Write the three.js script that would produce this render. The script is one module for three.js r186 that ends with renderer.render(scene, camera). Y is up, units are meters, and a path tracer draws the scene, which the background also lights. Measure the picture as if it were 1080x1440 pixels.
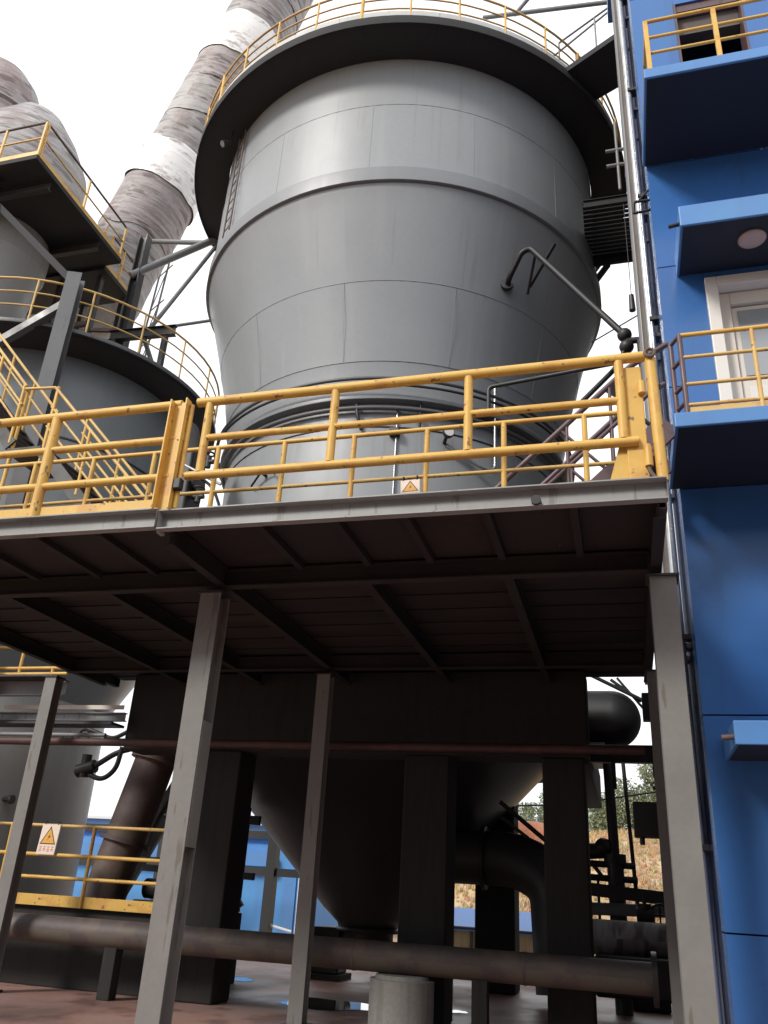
import * as THREE from 'three';
import { RoundedBoxGeometry } from 'three/addons/geometries/RoundedBoxGeometry.js';
import { mergeGeometries } from 'three/addons/utils/BufferGeometryUtils.js';

// ---------------------------------------------------------------- camera, sky, sun, exposure
const scene = new THREE.Scene();
const camera = new THREE.PerspectiveCamera(63.52, 0.75, 0.1, 2000);
camera.position.set(0, 1.65, 0);
camera.quaternion.setFromRotationMatrix(new THREE.Matrix4().makeBasis(
  new THREE.Vector3(0.96390, 0.05540, -0.26044), new THREE.Vector3(0.05920, 0.90905, 0.41245), new THREE.Vector3(0.25960, -0.41298, 0.87296)));
const renderer = new THREE.WebGLRenderer({ antialias: true });
renderer.toneMapping = THREE.LinearToneMapping;
renderer.toneMappingExposure = 1.33;
renderer.shadowMap.enabled = true;
{ // an even overcast sky, a little brighter overhead than at the horizon
  const w = 64, h = 32, d = new Float32Array(w * h * 4);
  for (let j = 0; j < h; j++) for (let i = 0; i < w; i++) {
    const el = Math.max(0, Math.sin(((j + 0.5) / h - 0.5) * Math.PI));
    const L = 0.92 + 0.14 * el, k = (j * w + i) * 4;
    d[k] = L * 0.985; d[k + 1] = L; d[k + 2] = L * 1.03; d[k + 3] = 1;
  }
  const t = new THREE.DataTexture(d, w, h, THREE.RGBAFormat, THREE.FloatType);
  t.mapping = THREE.EquirectangularReflectionMapping; t.magFilter = THREE.LinearFilter; t.needsUpdate = true;
  scene.background = t; scene.environment = t;
}
const sun = new THREE.DirectionalLight(new THREE.Color(1, 0.95, 0.88), 2.1);
sun.position.set(-34, 46, 34); // from the left, over the viewer's shoulder, veiled by cloud
 sun.target.position.set(-4, 5, -14); scene.add(sun, sun.target);
sun.castShadow = true; sun.shadow.radius = 24; sun.shadow.mapSize.set(2048, 2048);
Object.assign(sun.shadow.camera, { left: -45, right: 45, top: 45, bottom: -45, near: 1, far: 180 });

// ---------------------------------------------------------------- helpers
const V = (x, y, z) => new THREE.Vector3(x, y, z);
let seed = 7; const rnd = () => { seed = (seed * 1664525 + 1013904223) >>> 0; return seed / 4294967296; };
const rr = (a, b) => a + (b - a) * rnd();
const lerp = (a, b, t) => a + (b - a) * t, sm = (a, b, x) => { const t = Math.min(1, Math.max(0, (x - a) / (b - a))); return t * t * (3 - 2 * t); };
function hash(x, y, s) { let n = (x * 374761393 + y * 668265263 + s * 1442695041) | 0; n = Math.imul(n ^ (n >>> 13), 1274126177); return ((n ^ (n >>> 16)) >>> 0) / 4294967296; }
function vn(u, v, fx, fy, s) { // tileable value noise
  const x = u * fx, y = v * fy, i = Math.floor(x), j = Math.floor(y), a = x - i, b = y - j, ax = a * a * (3 - 2 * a), by = b * b * (3 - 2 * b);
  const w = (p, m) => ((p % m) + m) % m, h = (p, q) => hash(w(p, fx), w(q, fy), s);
  return lerp(lerp(h(i, j), h(i + 1, j), ax), lerp(h(i, j + 1), h(i + 1, j + 1), ax), by);
}
function fbm(u, v, fx, fy, o, s) { let r = 0, a = 0.5, n = 0; for (let k = 0; k < o; k++) { r += a * vn(u, v, fx << k, fy << k, s + k); n += a; a *= 0.55; } return r / n; }
const enc = (x) => Math.round(255 * Math.min(1, Math.max(0, x <= 0.0031308 ? 12.92 * x : 1.055 * x ** (1 / 2.4) - 0.055)));
function tex(n, metres, fn, data = false) {
  const d = new Uint8Array(n * n * 4);
  for (let j = 0; j < n; j++) for (let i = 0; i < n; i++) {
    const c = fn(i / n, j / n), k = (j * n + i) * 4, a = Array.isArray(c) ? c : [c, c, c];
    for (let q = 0; q < 3; q++) d[k + q] = data ? Math.round(255 * Math.min(1, Math.max(0, a[q]))) : enc(a[q]);
    d[k + 3] = 255;
  }
  const t = new THREE.DataTexture(d, n, n); t.wrapS = t.wrapT = THREE.RepeatWrapping; t.magFilter = THREE.LinearFilter; t.minFilter = THREE.LinearMipmapLinearFilter; t.generateMipmaps = true;
  if (!data) t.colorSpace = THREE.SRGBColorSpace;
  t.repeat.set(1 / metres, 1 / metres); t.needsUpdate = true; return t;
}
const mix3 = (a, b, t) => [lerp(a[0], b[0], t), lerp(a[1], b[1], t), lerp(a[2], b[2], t)];
function mat(rgb, rough, o = {}) {
  const m = new (o.clearcoat || o.transmission || o.specularIntensity !== undefined ? THREE.MeshPhysicalMaterial : THREE.MeshStandardMaterial)({ roughness: rough, ...o });
  m.color.setRGB(...rgb); return m;
}
// textures: colour, grain and wear of each surface
const T = {};
T.silo = tex(1024, 10, (u, v) => {
  const bl = fbm(u, v, 5, 5, 4, 11), st = fbm(u, v, 90, 3, 3, 23), st2 = fbm(u, v, 40, 2, 3, 57), sp = fbm(u, v, 128, 128, 2, 31);
  let c = 0.9 + 0.13 * (bl - 0.5) + 0.05 * (sp - 0.5);
  const dirt = sm(0.6, 0.8, st) * sm(0.42, 0.65, bl);
  let k = [c, c, c];
  k = mix3(k, [0.62, 0.55, 0.46], 0.3 * dirt);
  return mix3(k, [1.08, 1.08, 1.06], 0.25 * sm(0.62, 0.8, st2));
});
T.siloR = tex(512, 10, (u, v) => [1, 0.78 + 0.5 * (fbm(u, v, 6, 6, 5, 91) - 0.5) + 0.2 * (fbm(u, v, 60, 4, 3, 44) - 0.5), 1], true);
T.steel = tex(512, 2.5, (u, v) => {
  const b = fbm(u, v, 6, 6, 4, 3), s = fbm(u, v, 64, 64, 2, 9), sc = fbm(u, v, 50, 6, 3, 15);
  let k = Array(3).fill(0.93 + 0.22 * (b - 0.5) + 0.08 * (s - 0.5));
  k = mix3(k, [0.45, 0.36, 0.28], 0.55 * sm(0.66, 0.74, sc) * sm(0.45, 0.6, b));
  return k;
});
T.steelR = tex(256, 2.5, (u, v) => [1, 0.8 + 0.5 * (fbm(u, v, 9, 9, 4, 65) - 0.5), 1], true);
T.yellow = tex(512, 1.6, (u, v) => {
  const b = fbm(u, v, 6, 6, 4, 71), ch = fbm(u, v, 26, 26, 4, 73), s = fbm(u, v, 90, 90, 2, 77);
  let k = Array(3).fill(0.95 + 0.16 * (b - 0.5) + 0.08 * (s - 0.5));
  k = mix3(k, [0.62, 0.42, 0.5], 0.45 * sm(0.52, 0.72, b));
  k = mix3(k, [0.18, 0.16, 0.6], 0.8 * sm(0.74, 0.79, ch));
  return k;
});
T.blue = tex(1024, 8, (u, v) => {
  const b = fbm(u, v, 3, 3, 5, 101), st = fbm(u, v, 40, 3, 3, 103), s = fbm(u, v, 120, 120, 2, 107), q = fbm(u, v, 8, 5, 4, 109);
  let k = Array(3).fill(0.93 + 0.34 * (b - 0.5) + 0.05 * (s - 0.5));
  k = mix3(k, [1.9, 1.25, 0.95], 0.32 * sm(0.5, 0.75, q));
  return mix3(k, [0.9, 0.75, 0.62], 0.35 * sm(0.58, 0.8, st));
});
T.blueR = tex(512, 8, (u, v) => [1, 0.75 + 0.6 * (fbm(u, v, 6, 6, 5, 111) - 0.5), 1], true);
T.conc = tex(512, 3, (u, v) => {
  const b = fbm(u, v, 4, 4, 5, 121), s = fbm(u, v, 100, 100, 2, 123), st = fbm(u, v, 30, 3, 3, 127);
  return mix3(Array(3).fill(0.9 + 0.35 * (b - 0.5) + 0.2 * (s - 0.5)), [0.5, 0.45, 0.4], 0.4 * sm(0.55, 0.75, st));
});
T.clad = tex(1024, 6, (u, v) => { // dirty lagging: wrapped sheet, streaked and stained
  const b = fbm(u, v, 5, 5, 5, 131), wr = fbm(u, v, 5, 60, 4, 133), s = fbm(u, v, 90, 90, 2, 137), r = fbm(u, v, 7, 10, 4, 139);
  let k = mix3([0.62, 0.6, 0.6], [1.12, 1.1, 1.1], sm(0.3, 0.7, wr * 0.6 + b * 0.4));
  k = mix3(k, [0.58, 0.42, 0.4], 0.5 * sm(0.56, 0.74, r));
  k = mix3(k, [0.2, 0.16, 0.15], 0.65 * sm(0.62, 0.75, fbm(u, v, 9, 40, 3, 141)));
  return k.map((x) => x * (0.92 + 0.16 * s));
});
T.cladB = tex(512, 3, (u, v) => 0.5 * fbm(u, v, 4, 34, 4, 151) + 0.5 * fbm(u, v, 8, 8, 5, 153), true);
T.foil = tex(512, 4, (u, v) => {
  const b = fbm(u, v, 6, 12, 5, 161), t = fbm(u, v, 14, 30, 4, 163);
  return mix3([1, 1, 1], [0.45, 0.38, 0.36], 0.8 * sm(0.54, 0.68, b * 0.5 + t * 0.5));
});
T.rust = tex(512, 2, (u, v) => {
  const b = fbm(u, v, 5, 5, 5, 171), s = fbm(u, v, 60, 60, 3, 173);
  return mix3([0.75, 0.7, 0.7], [1.35, 1.0, 0.8], sm(0.4, 0.65, b)).map((x) => x * (0.85 + 0.3 * s));
});
T.yard = tex(1024, 9, (u, v) => {
  const b = fbm(u, v, 4, 4, 6, 181), s = fbm(u, v, 150, 150, 2, 183), d = fbm(u, v, 10, 8, 5, 187);
  let k = mix3([0.75, 0.72, 0.72], [1.3, 1.1, 1.05], sm(0.35, 0.68, b));
  k = mix3(k, [0.4, 0.36, 0.34], 0.75 * sm(0.56, 0.7, d));
  return k.map((x) => x * (0.88 + 0.24 * s));
});
T.yardR = tex(512, 9, (u, v) => [1, 0.5 + 0.5 * sm(0.25, 0.7, fbm(u, v, 5, 5, 5, 191)), 1], true);
T.grass = tex(512, 14, (u, v) => {
  const b = fbm(u, v, 6, 6, 5, 201), s = fbm(u, v, 80, 80, 3, 203);
  return mix3([0.7, 0.62, 0.5], [1.2, 1.12, 1], sm(0.3, 0.7, b)).map((x) => x * (0.7 + 0.6 * s));
});
T.bump = tex(512, 1.2, (u, v) => fbm(u, v, 12, 12, 5, 211), true);
T.dent = tex(512, 9, (u, v) => fbm(u, v, 7, 5, 3, 215), true);

const M = {
  silo: mat([0.31, 0.325, 0.34], 0.5, { map: T.silo, roughnessMap: T.siloR, bumpMap: T.dent, bumpScale: 0.012 }),
  siloBand: mat([0.24, 0.25, 0.265], 0.5, { map: T.silo, roughnessMap: T.siloR }),
  siloDark: mat([0.036, 0.037, 0.04], 0.5, { map: T.silo, roughnessMap: T.siloR }),  // hopper tone includes the deep shade beneath the silo
  walkway: mat([0.022, 0.022, 0.025], 0.8, { map: T.steel }),
  leftSilo: mat([0.22, 0.245, 0.262], 0.5, { map: T.silo, roughnessMap: T.siloR, bumpMap: T.dent, bumpScale: 0.01 }),
  pale: mat([0.36, 0.36, 0.35], 0.55, { map: T.silo, roughnessMap: T.siloR }),
  column: mat([0.215, 0.207, 0.195], 0.6, { map: T.steel, roughnessMap: T.steelR, bumpMap: T.bump, bumpScale: 0.002 }),
  fascia: mat([0.31, 0.31, 0.305], 0.6, { map: T.steel, roughnessMap: T.steelR }),
  under: mat([0.022, 0.018, 0.017], 0.8, { map: T.steel }),  // the three underside browns already hold the shade beneath the deck
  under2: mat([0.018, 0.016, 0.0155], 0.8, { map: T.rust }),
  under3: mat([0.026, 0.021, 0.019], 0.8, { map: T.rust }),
  darkSteel: mat([0.035, 0.033, 0.033], 0.65, { map: T.steel, roughnessMap: T.steelR }),
  black: mat([0.018, 0.018, 0.019], 0.5),
  kerb: mat([0.5, 0.5, 0.49], 0.6, { map: T.steel }),
  slate: mat([0.11, 0.112, 0.118], 0.55, { map: T.steel, roughnessMap: T.steelR }),
  greyPipe: mat([0.22, 0.225, 0.235], 0.5, { map: T.steel, roughnessMap: T.steelR }),
  brownPipe: mat([0.13, 0.1, 0.095], 0.6, { map: T.rust }),
  duskPipe: mat([0.115, 0.098, 0.094], 0.6, { map: T.rust }),
  maroon: mat([0.115, 0.068, 0.075], 0.55, { map: T.steel, roughnessMap: T.steelR }),
  redPipe: mat([0.09, 0.045, 0.04], 0.6, { map: T.rust }),
  yellow: mat([0.73, 0.45, 0.1], 0.5, { map: T.yellow, bumpMap: T.bump, bumpScale: 0.001 }),
  paleYellow: mat([0.7, 0.47, 0.16], 0.55, { map: T.yellow }),
  blue: mat([0.046, 0.155, 0.43], 0.34, { map: T.blue, roughnessMap: T.blueR, bumpMap: T.dent, bumpScale: 0.01 }),
  blueTrim: mat([0.1, 0.26, 0.58], 0.45, { map: T.blue, roughnessMap: T.blueR }),
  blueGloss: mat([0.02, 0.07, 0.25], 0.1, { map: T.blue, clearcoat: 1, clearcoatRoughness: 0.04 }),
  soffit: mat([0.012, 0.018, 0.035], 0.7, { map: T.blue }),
  farBlue: mat([0.09, 0.3, 0.7], 0.5, { map: T.blue }),
  concrete: mat([0.026, 0.0245, 0.023], 0.85, { map: T.conc, bumpMap: T.bump, bumpScale: 0.004 }),  // shade under the platform is mixed into this concrete grey
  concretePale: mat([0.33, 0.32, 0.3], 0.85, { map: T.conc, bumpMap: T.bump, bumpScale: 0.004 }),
  clad: mat([0.4, 0.39, 0.39], 0.6, { map: T.clad, bumpMap: T.cladB, bumpScale: 0.05 }),
  cladRed: mat([0.38, 0.345, 0.345], 0.65, { map: T.clad, bumpMap: T.cladB, bumpScale: 0.05 }),
  foil: mat([0.85, 0.84, 0.83], 0.4, { map: T.foil, bumpMap: T.cladB, bumpScale: 0.03, metalness: 0.25 }),
  zinc: mat([0.5, 0.51, 0.52], 0.32, { map: T.steel, metalness: 0.7, roughnessMap: T.steelR }),
  white: mat([0.74, 0.71, 0.66], 0.4, { roughnessMap: T.steelR }),
  cream: mat([0.72, 0.66, 0.58], 0.45, { roughnessMap: T.steelR }),
  glass: mat([0.32, 0.34, 0.36], 0.06, { clearcoat: 1, clearcoatRoughness: 0.03 }),
  room: mat([0.05, 0.045, 0.04], 0.9),
  lampDisc: mat([0.5, 0.38, 0.36], 0.5),
  yard: mat([0.35, 0.225, 0.195], 0.75, { map: T.yard, roughnessMap: T.yardR, bumpMap: T.bump, bumpScale: 0.003 }),
  road: mat([0.4, 0.37, 0.34], 0.9, { map: T.conc }),
  earth: mat([0.5, 0.38, 0.25], 0.95, { map: T.grass, bumpMap: T.grass, bumpScale: 0.1 }),
  water: mat([0.03, 0.027, 0.025], 0.02, { clearcoat: 1, clearcoatRoughness: 0.01 }),
  leaf: mat([0.15, 0.18, 0.1], 0.8, { side: THREE.DoubleSide }), leaf2: mat([0.19, 0.215, 0.12], 0.8, { side: THREE.DoubleSide }),  // greens paled and greyed in place of distance haze
  bark: mat([0.08, 0.06, 0.045], 0.9), straw: mat([0.55, 0.43, 0.28], 0.9, { side: THREE.DoubleSide }), redSoil: mat([0.3, 0.13, 0.08], 0.95, { map: T.grass }),
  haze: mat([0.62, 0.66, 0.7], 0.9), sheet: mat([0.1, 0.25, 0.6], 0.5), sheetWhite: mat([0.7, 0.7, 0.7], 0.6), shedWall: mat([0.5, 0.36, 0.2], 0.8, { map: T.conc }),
};

// geometry: everything is made in world metres with uv in metres, then moved to its thing's base
function uvBox(g) {
  g.computeBoundingBox(); const p = g.attributes.position, n = g.attributes.normal, uv = new Float32Array(p.count * 2), ox = rr(0, 9), oy = rr(0, 9);
  for (let i = 0; i < p.count; i++) {
    const ax = Math.abs(n.getX(i)), ay = Math.abs(n.getY(i)), az = Math.abs(n.getZ(i));
    const [a, b] = ay > ax && ay > az ? [p.getX(i), p.getZ(i)] : ax > az ? [p.getZ(i), p.getY(i)] : [p.getX(i), p.getY(i)];
    uv[2 * i] = a + ox; uv[2 * i + 1] = b + oy;
  }
  g.setAttribute('uv', new THREE.BufferAttribute(uv, 2)); return g;
}
const box = (x0, x1, y0, y1, z0, z1) => uvBox(new THREE.BoxGeometry(x1 - x0, y1 - y0, Math.abs(z1 - z0)).translate((x0 + x1) / 2, (y0 + y1) / 2, (z0 + z1) / 2));
const rbox = (x0, x1, y0, y1, z0, z1, r = 0.012) => uvBox(new RoundedBoxGeometry(x1 - x0, y1 - y0, Math.abs(z1 - z0), 2, r).translate((x0 + x1) / 2, (y0 + y1) / 2, (z0 + z1) / 2));
function orient(g, p, q) { // local +y along p→q, centred
  const d = q.clone().sub(p), L = d.length(); d.normalize();
  const qn = new THREE.Quaternion().setFromUnitVectors(V(0, 1, 0), d);
  return g.applyMatrix4(new THREE.Matrix4().compose(p.clone().add(q).multiplyScalar(0.5), qn, V(1, 1, 1)));
}
function cyl(p, q, r, r2 = r, seg = 14, open = false) {
  const L = p.distanceTo(q), g = new THREE.CylinderGeometry(r2, r, L, seg, 1, open), uv = g.attributes.uv, a = rr(0, 5), b = rr(0, 5);
  for (let i = 0; i < uv.count; i++) uv.setXY(i, uv.getX(i) * 6.283 * r + a, uv.getY(i) * L + b);
  return orient(g, p, q);
}
function prism(pts, p, q, up = V(0, 1, 0)) { // a 2-d section (x sideways, y along up) swept from p to q
  const d = q.clone().sub(p), L = d.length(); d.normalize();
  const sx = new THREE.Vector3().crossVectors(up, d).normalize(), sy = new THREE.Vector3().crossVectors(d, sx);
  const g = new THREE.ExtrudeGeometry(new THREE.Shape(pts.map(([x, y]) => new THREE.Vector2(x, y))), { depth: L, bevelEnabled: false });
  uvBox(g); return g.applyMatrix4(new THREE.Matrix4().makeBasis(sx, sy, d).setPosition(p));
}
const iSec = (w, h, tf = 0.016, tw = 0.012) => [[-w / 2, -h / 2], [w / 2, -h / 2], [w / 2, -h / 2 + tf], [tw / 2, -h / 2 + tf], [tw / 2, h / 2 - tf], [w / 2, h / 2 - tf], [w / 2, h / 2], [-w / 2, h / 2], [-w / 2, h / 2 - tf], [-tw / 2, h / 2 - tf], [-tw / 2, -h / 2 + tf], [-w / 2, -h / 2 + tf]];
const cSec = (w, h, t = 0.012) => [[0, -h / 2], [w, -h / 2], [w, -h / 2 + t], [t, -h / 2 + t], [t, h / 2 - t], [w, h / 2 - t], [w, h / 2], [0, h / 2]];
const lSec = (w, t = 0.008) => [[0, 0], [w, 0], [w, t], [t, t], [t, w], [0, w]];
const rSec = (w, h) => [[-w / 2, -h / 2], [w / 2, -h / 2], [w / 2, h / 2], [-w / 2, h / 2]];
function sweep(pts, r, bend = 0.15, seg = 12) { // round pipe along a polyline with rounded corners
  const P = [pts[0]];
  for (let i = 1; i < pts.length - 1; i++) {
    const a = pts[i - 1], b = pts[i], c = pts[i + 1], u = a.clone().sub(b), w = c.clone().sub(b), k = Math.min(bend, u.length() / 2.1, w.length() / 2.1);
    u.setLength(k).add(b); w.setLength(k).add(b);
    for (let s = 0; s <= 6; s++) { const t = s / 6; P.push(u.clone().multiplyScalar((1 - t) ** 2).addScaledVector(b, 2 * t * (1 - t)).addScaledVector(w, t * t)); }
  }
  P.push(pts[pts.length - 1]);
  const pos = [], nor = [], uv = [], idx = []; let n = null, len = 0;
  P.forEach((p, i) => {
    const t = P[Math.min(i + 1, P.length - 1)].clone().sub(P[Math.max(i - 1, 0)]).normalize();
    if (!n) n = Math.abs(t.y) < 0.9 ? V(0, 1, 0) : V(1, 0, 0);
    n = n.clone().addScaledVector(t, -n.dot(t)).normalize(); const b = new THREE.Vector3().crossVectors(t, n);
    if (i) len += p.distanceTo(P[i - 1]);
    for (let s = 0; s <= seg; s++) {
      const a = (s / seg) * 6.28319, d = n.clone().multiplyScalar(Math.cos(a)).addScaledVector(b, Math.sin(a));
      pos.push(p.x + d.x * r, p.y + d.y * r, p.z + d.z * r); nor.push(d.x, d.y, d.z); uv.push(a * r, len);
      if (i && s) { const c = i * (seg + 1) + s; idx.push(c, c - 1, c - seg - 2, c, c - seg - 2, c - seg - 1); }
    }
  });
  for (const [e, k] of [[0, 1], [P.length - 1, -1]]) { // end caps
    const c = pos.length / 3, t = P[Math.min(e + 1, P.length - 1)].clone().sub(P[Math.max(e - 1, 0)]).normalize().multiplyScalar(-k);
    pos.push(P[e].x, P[e].y, P[e].z); nor.push(t.x, t.y, t.z); uv.push(0, 0);
    for (let s = 0; s <= seg; s++) { const o = (e * (seg + 1) + s) * 3; pos.push(pos[o], pos[o + 1], pos[o + 2]); nor.push(t.x, t.y, t.z); uv.push(s * 0.05, 0.1); if (s) k > 0 ? idx.push(c, c + s, c + s + 1) : idx.push(c, c + s + 1, c + s); }
  }
  const g = new THREE.BufferGeometry();
  g.setAttribute('position', new THREE.Float32BufferAttribute(pos, 3)); g.setAttribute('normal', new THREE.Float32BufferAttribute(nor, 3)); g.setAttribute('uv', new THREE.Float32BufferAttribute(uv, 2)); g.setIndex(idx); return g;
}
function lathe(prof, cx, cz, seg = 96, a0 = 0, a1 = 6.28319) {
  const g = new THREE.LatheGeometry(prof.map(([r, y]) => new THREE.Vector2(r, y)), seg, a0, a1 - a0), uv = g.attributes.uv, n = prof.length;
  const cum = [0]; for (let i = 1; i < n; i++) cum.push(cum[i - 1] + Math.hypot(prof[i][0] - prof[i - 1][0], prof[i][1] - prof[i - 1][1]));
  const R = Math.max(...prof.map((p) => p[0]));
  for (let i = 0; i < uv.count; i++) uv.setXY(i, Math.floor(i / n) / seg * (a1 - a0) * R, prof[0][1] + cum[i % n]);
  return g.translate(cx, 0, cz);
}
const torus = (cx, y, cz, R, r, arc = 6.28319, a0 = 0, seg = 96) => new THREE.TorusGeometry(R, r, 8, seg, arc).rotateX(Math.PI / 2).rotateY(-a0).translate(cx, y, cz);
function ragged(p, q, r, seed2, seg = 56, rows = 9, edge = 0.22) { // a lumpy wrapped sheet with torn ends, around p→q
  const L = p.distanceTo(q), g = new THREE.CylinderGeometry(r, r, L, seg, rows, true), a = g.attributes.position, uv = g.attributes.uv;
  for (let i = 0; i < a.count; i++) {
    const x = a.getX(i), z = a.getZ(i), y = a.getY(i), u = (Math.atan2(z, x) / 6.28319 + 1) % 1, e = Math.abs(y) > L / 2 - 1e-4 ? Math.sign(y) * edge * (fbm(u, 0.3 + Math.sign(y) * 0.2, 9, 4, 3, seed2) - 0.5) * 2 : 0;
    const k = 1 + 0.05 * (fbm(u, (y / L + 0.5) * 0.5, 6, 8, 3, seed2 + 9) - 0.5); a.setXYZ(i, x * k, y + e, z * k); uv.setXY(i, uv.getX(i) * 6.283 * r + seed2, uv.getY(i) * L + seed2 * 0.7);
  }
  g.computeVertexNormals(); return orient(g, p, q);
}
const merge = (a) => mergeGeometries(a.map((g) => { const q = g.index ? g.toNonIndexed() : g; for (const k of Object.keys(q.attributes)) if (!['position', 'normal', 'uv'].includes(k)) q.deleteAttribute(k); return q; }));

const taken = {}, numbered = (n) => { const k = (taken[n] = (taken[n] ?? -1) + 1); return k ? `${n}_${String(k).padStart(3, '0')}` : n; };
const base = new WeakMap();
function thing(name, label, category, at = [0, 0, 0], group) {
  const o = new THREE.Group(); o.name = numbered(name); o.position.set(...at); o.userData = { label, category }; if (group) o.userData.group = group;
  base.set(o, o.position.clone()); scene.add(o); return o;
}
function part(parent, name, g, m, label) {
  const b = base.get(parent), o = new THREE.Mesh(g.translate(-b.x, -b.y, -b.z), m); o.name = name; o.castShadow = o.receiveShadow = true;
  base.set(o, b); parent.add(o); if (label) o.userData.label = label; return o;
}
function solo(name, label, category, g, m, group) { // a thing that is one mesh
  g.computeBoundingBox(); const c = g.boundingBox.getCenter(V(0, 0, 0)); c.y = g.boundingBox.min.y; g.translate(-c.x, -c.y, -c.z);
  const o = new THREE.Mesh(g, m); o.name = numbered(name); o.position.copy(c); o.castShadow = o.receiveShadow = true; o.userData = { label, category }; if (group) o.userData.group = group; scene.add(o); base.set(o, c.clone()); return o;
}
function struct(name, g, m) { const o = new THREE.Mesh(g, m); o.name = name; o.receiveShadow = o.castShadow = true; o.userData = { kind: 'structure' }; scene.add(o); base.set(o, V(0, 0, 0)); return o; }

// ---------------------------------------------------------------- ground
struct('ground', uvBox(new THREE.PlaneGeometry(1600, 1600).rotateX(-Math.PI / 2).translate(0, -0.02, -200)), M.earth);
struct('yard', uvBox(new THREE.BoxGeometry(46, 0.1, 32.6).translate(-10, -0.05, -3.7)), M.yard);
struct('road', uvBox(new THREE.BoxGeometry(60, 0.08, 9).translate(-10, -0.046, -24.6)), M.road);
{ // the dry slope behind, rising to a wooded crest
  const g = new THREE.PlaneGeometry(150, 90, 90, 60).rotateX(-Math.PI / 2).translate(5, 0, -78), p = g.attributes.position;
  for (let i = 0; i < p.count; i++) { const x = p.getX(i), z = p.getZ(i); p.setY(i, -0.6 + 6.6 * sm(-34, -66, z) * (0.6 + 0.4 * sm(-22, 2, x)) + 1.4 * sm(-66, -100, z) + 1.1 * (fbm(x / 64 + 8, z / 64 + 8, 8, 8, 4, 5) - 0.5)); }
  g.computeVertexNormals(); struct('hillside', uvBox(g), M.earth);
}
const hillY = (x, z) => -0.6 + 6.6 * sm(-34, -66, z) * (0.6 + 0.4 * sm(-22, 2, x)) + 1.4 * sm(-66, -100, z) + 1.1 * (fbm(x / 64 + 8, z / 64 + 8, 8, 8, 4, 5) - 0.5);
{ // tufts of dry grass
  const tri = []; for (let k = 0; k < 9; k++) { const a = k * 0.7, c = Math.cos(a), s = Math.sin(a), l = 0.12 + 0.06 * (k % 3); tri.push(-0.03 * s, 0, 0.03 * c, 0.03 * s, 0, -0.03 * c, l * c, 0.26 + 0.06 * (k % 4), l * s); }
  const g = new THREE.BufferGeometry(); g.setAttribute('position', new THREE.Float32BufferAttribute(tri, 3)); g.computeVertexNormals();
  const n = 9000, im = new THREE.InstancedMesh(g, M.straw, n), m4 = new THREE.Matrix4(), q = new THREE.Quaternion(), c = new THREE.Color();
  for (let i = 0; i < n; i++) {
    const z = -36 - 34 * rnd(), x = -20 * rnd() * (-z / 55) + 7, s = rr(0.4, 1.1); q.setFromAxisAngle(V(0, 1, 0), rr(0, 6.28));
    m4.compose(V(x, hillY(x, z) - 0.02, z), q, V(s, s * rr(0.6, 1.2), s)); im.setMatrixAt(i, m4); c.setRGB(rr(0.7, 1.2), rr(0.68, 1.1), rr(0.6, 1)); im.setColorAt(i, c);
  }
  im.name = 'dry_grass'; im.userData = { kind: 'stuff', label: 'dry straw-coloured grass tufts on the far slope', category: 'grass' }; scene.add(im);
}
function tree(x, z, h, w, m, label, group) {
  const y = hillY(x, z) - 0.1, t = thing('hill_tree', label, 'tree', [x, y, z], group);
  const tr = [cyl(V(x, y, z), V(x + 0.1, y + h * 0.6, z), 0.14, 0.06, 6)];
  for (let k = 0; k < 4; k++) { const a = k * 1.6; tr.push(cyl(V(x, y + h * (0.3 + 0.07 * k), z), V(x + Math.cos(a) * w * 0.3, y + h * (0.55 + 0.08 * k), z + Math.sin(a) * w * 0.3), 0.05, 0.02, 5)); }
  part(t, 'trunk', merge(tr), M.bark);
  const pos = [], cl = []; for (let k = 0; k < 14; k++) { const a = rr(0, 6.28), e = rr(-0.25, 1), R = w * 0.55 * Math.sin(Math.PI * (0.3 + 0.6 * e)) * Math.sqrt(rnd()); cl.push([x + Math.cos(a) * R, y + h * (0.28 + 0.66 * e), z + Math.sin(a) * R, w * rr(0.1, 0.2)]); }
  for (let k = 0; k < 1800; k++) {
    const c = cl[k % 14], d = V(rr(-1, 1), rr(-1, 1), rr(-1, 1)).multiplyScalar(c[3] * 1.15), s = rr(0.12, 0.26), u = V(rr(-1, 1), rr(-1, 1), rr(-1, 1)).setLength(s), v = V(rr(-1, 1), rr(-1, 1), rr(-1, 1)).setLength(s);
    pos.push(c[0] + d.x, c[1] + d.y, c[2] + d.z, c[0] + d.x + u.x, c[1] + d.y + u.y, c[2] + d.z + u.z, c[0] + d.x + v.x, c[1] + d.y + v.y, c[2] + d.z + v.z);
  }
  const g = new THREE.BufferGeometry(); g.setAttribute('position', new THREE.Float32BufferAttribute(pos, 3)); g.computeVertexNormals(); g.setAttribute('uv', new THREE.Float32BufferAttribute(new Float32Array(pos.length / 3 * 2), 2));
  part(t, 'crown', g, m);
}
[[-2.9, -66, 2.6, 3], [-1.7, -68, 3.1, 3], [-0.3, -67, 3.9, 3.4], [1.0, -68, 5.0, 3.2], [2.4, -67, 5.6, 3.4], [3.6, -69, 5.2, 3.4], [-1.0, -71, 3.6, 3.2], [0.5, -72, 4.6, 3.4]].forEach(([x, z, h, w], i) =>
  tree(x, z, h, w, i % 2 ? M.leaf : M.leaf2, ['low round green tree at left end of the crest behind dry slope', 'small olive tree second along the crest behind dry slope', 'medium leafy tree third along the crest behind dry slope', 'tall green tree on the crest left of the dark box', 'tallest olive tree on the crest beside dark box', 'tall green tree on the crest hidden partly by dark box', 'green tree in second row of crest, further left', 'olive tree in second row of crest, further right'][i], 'trees along the crest of the dry slope'));
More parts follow.
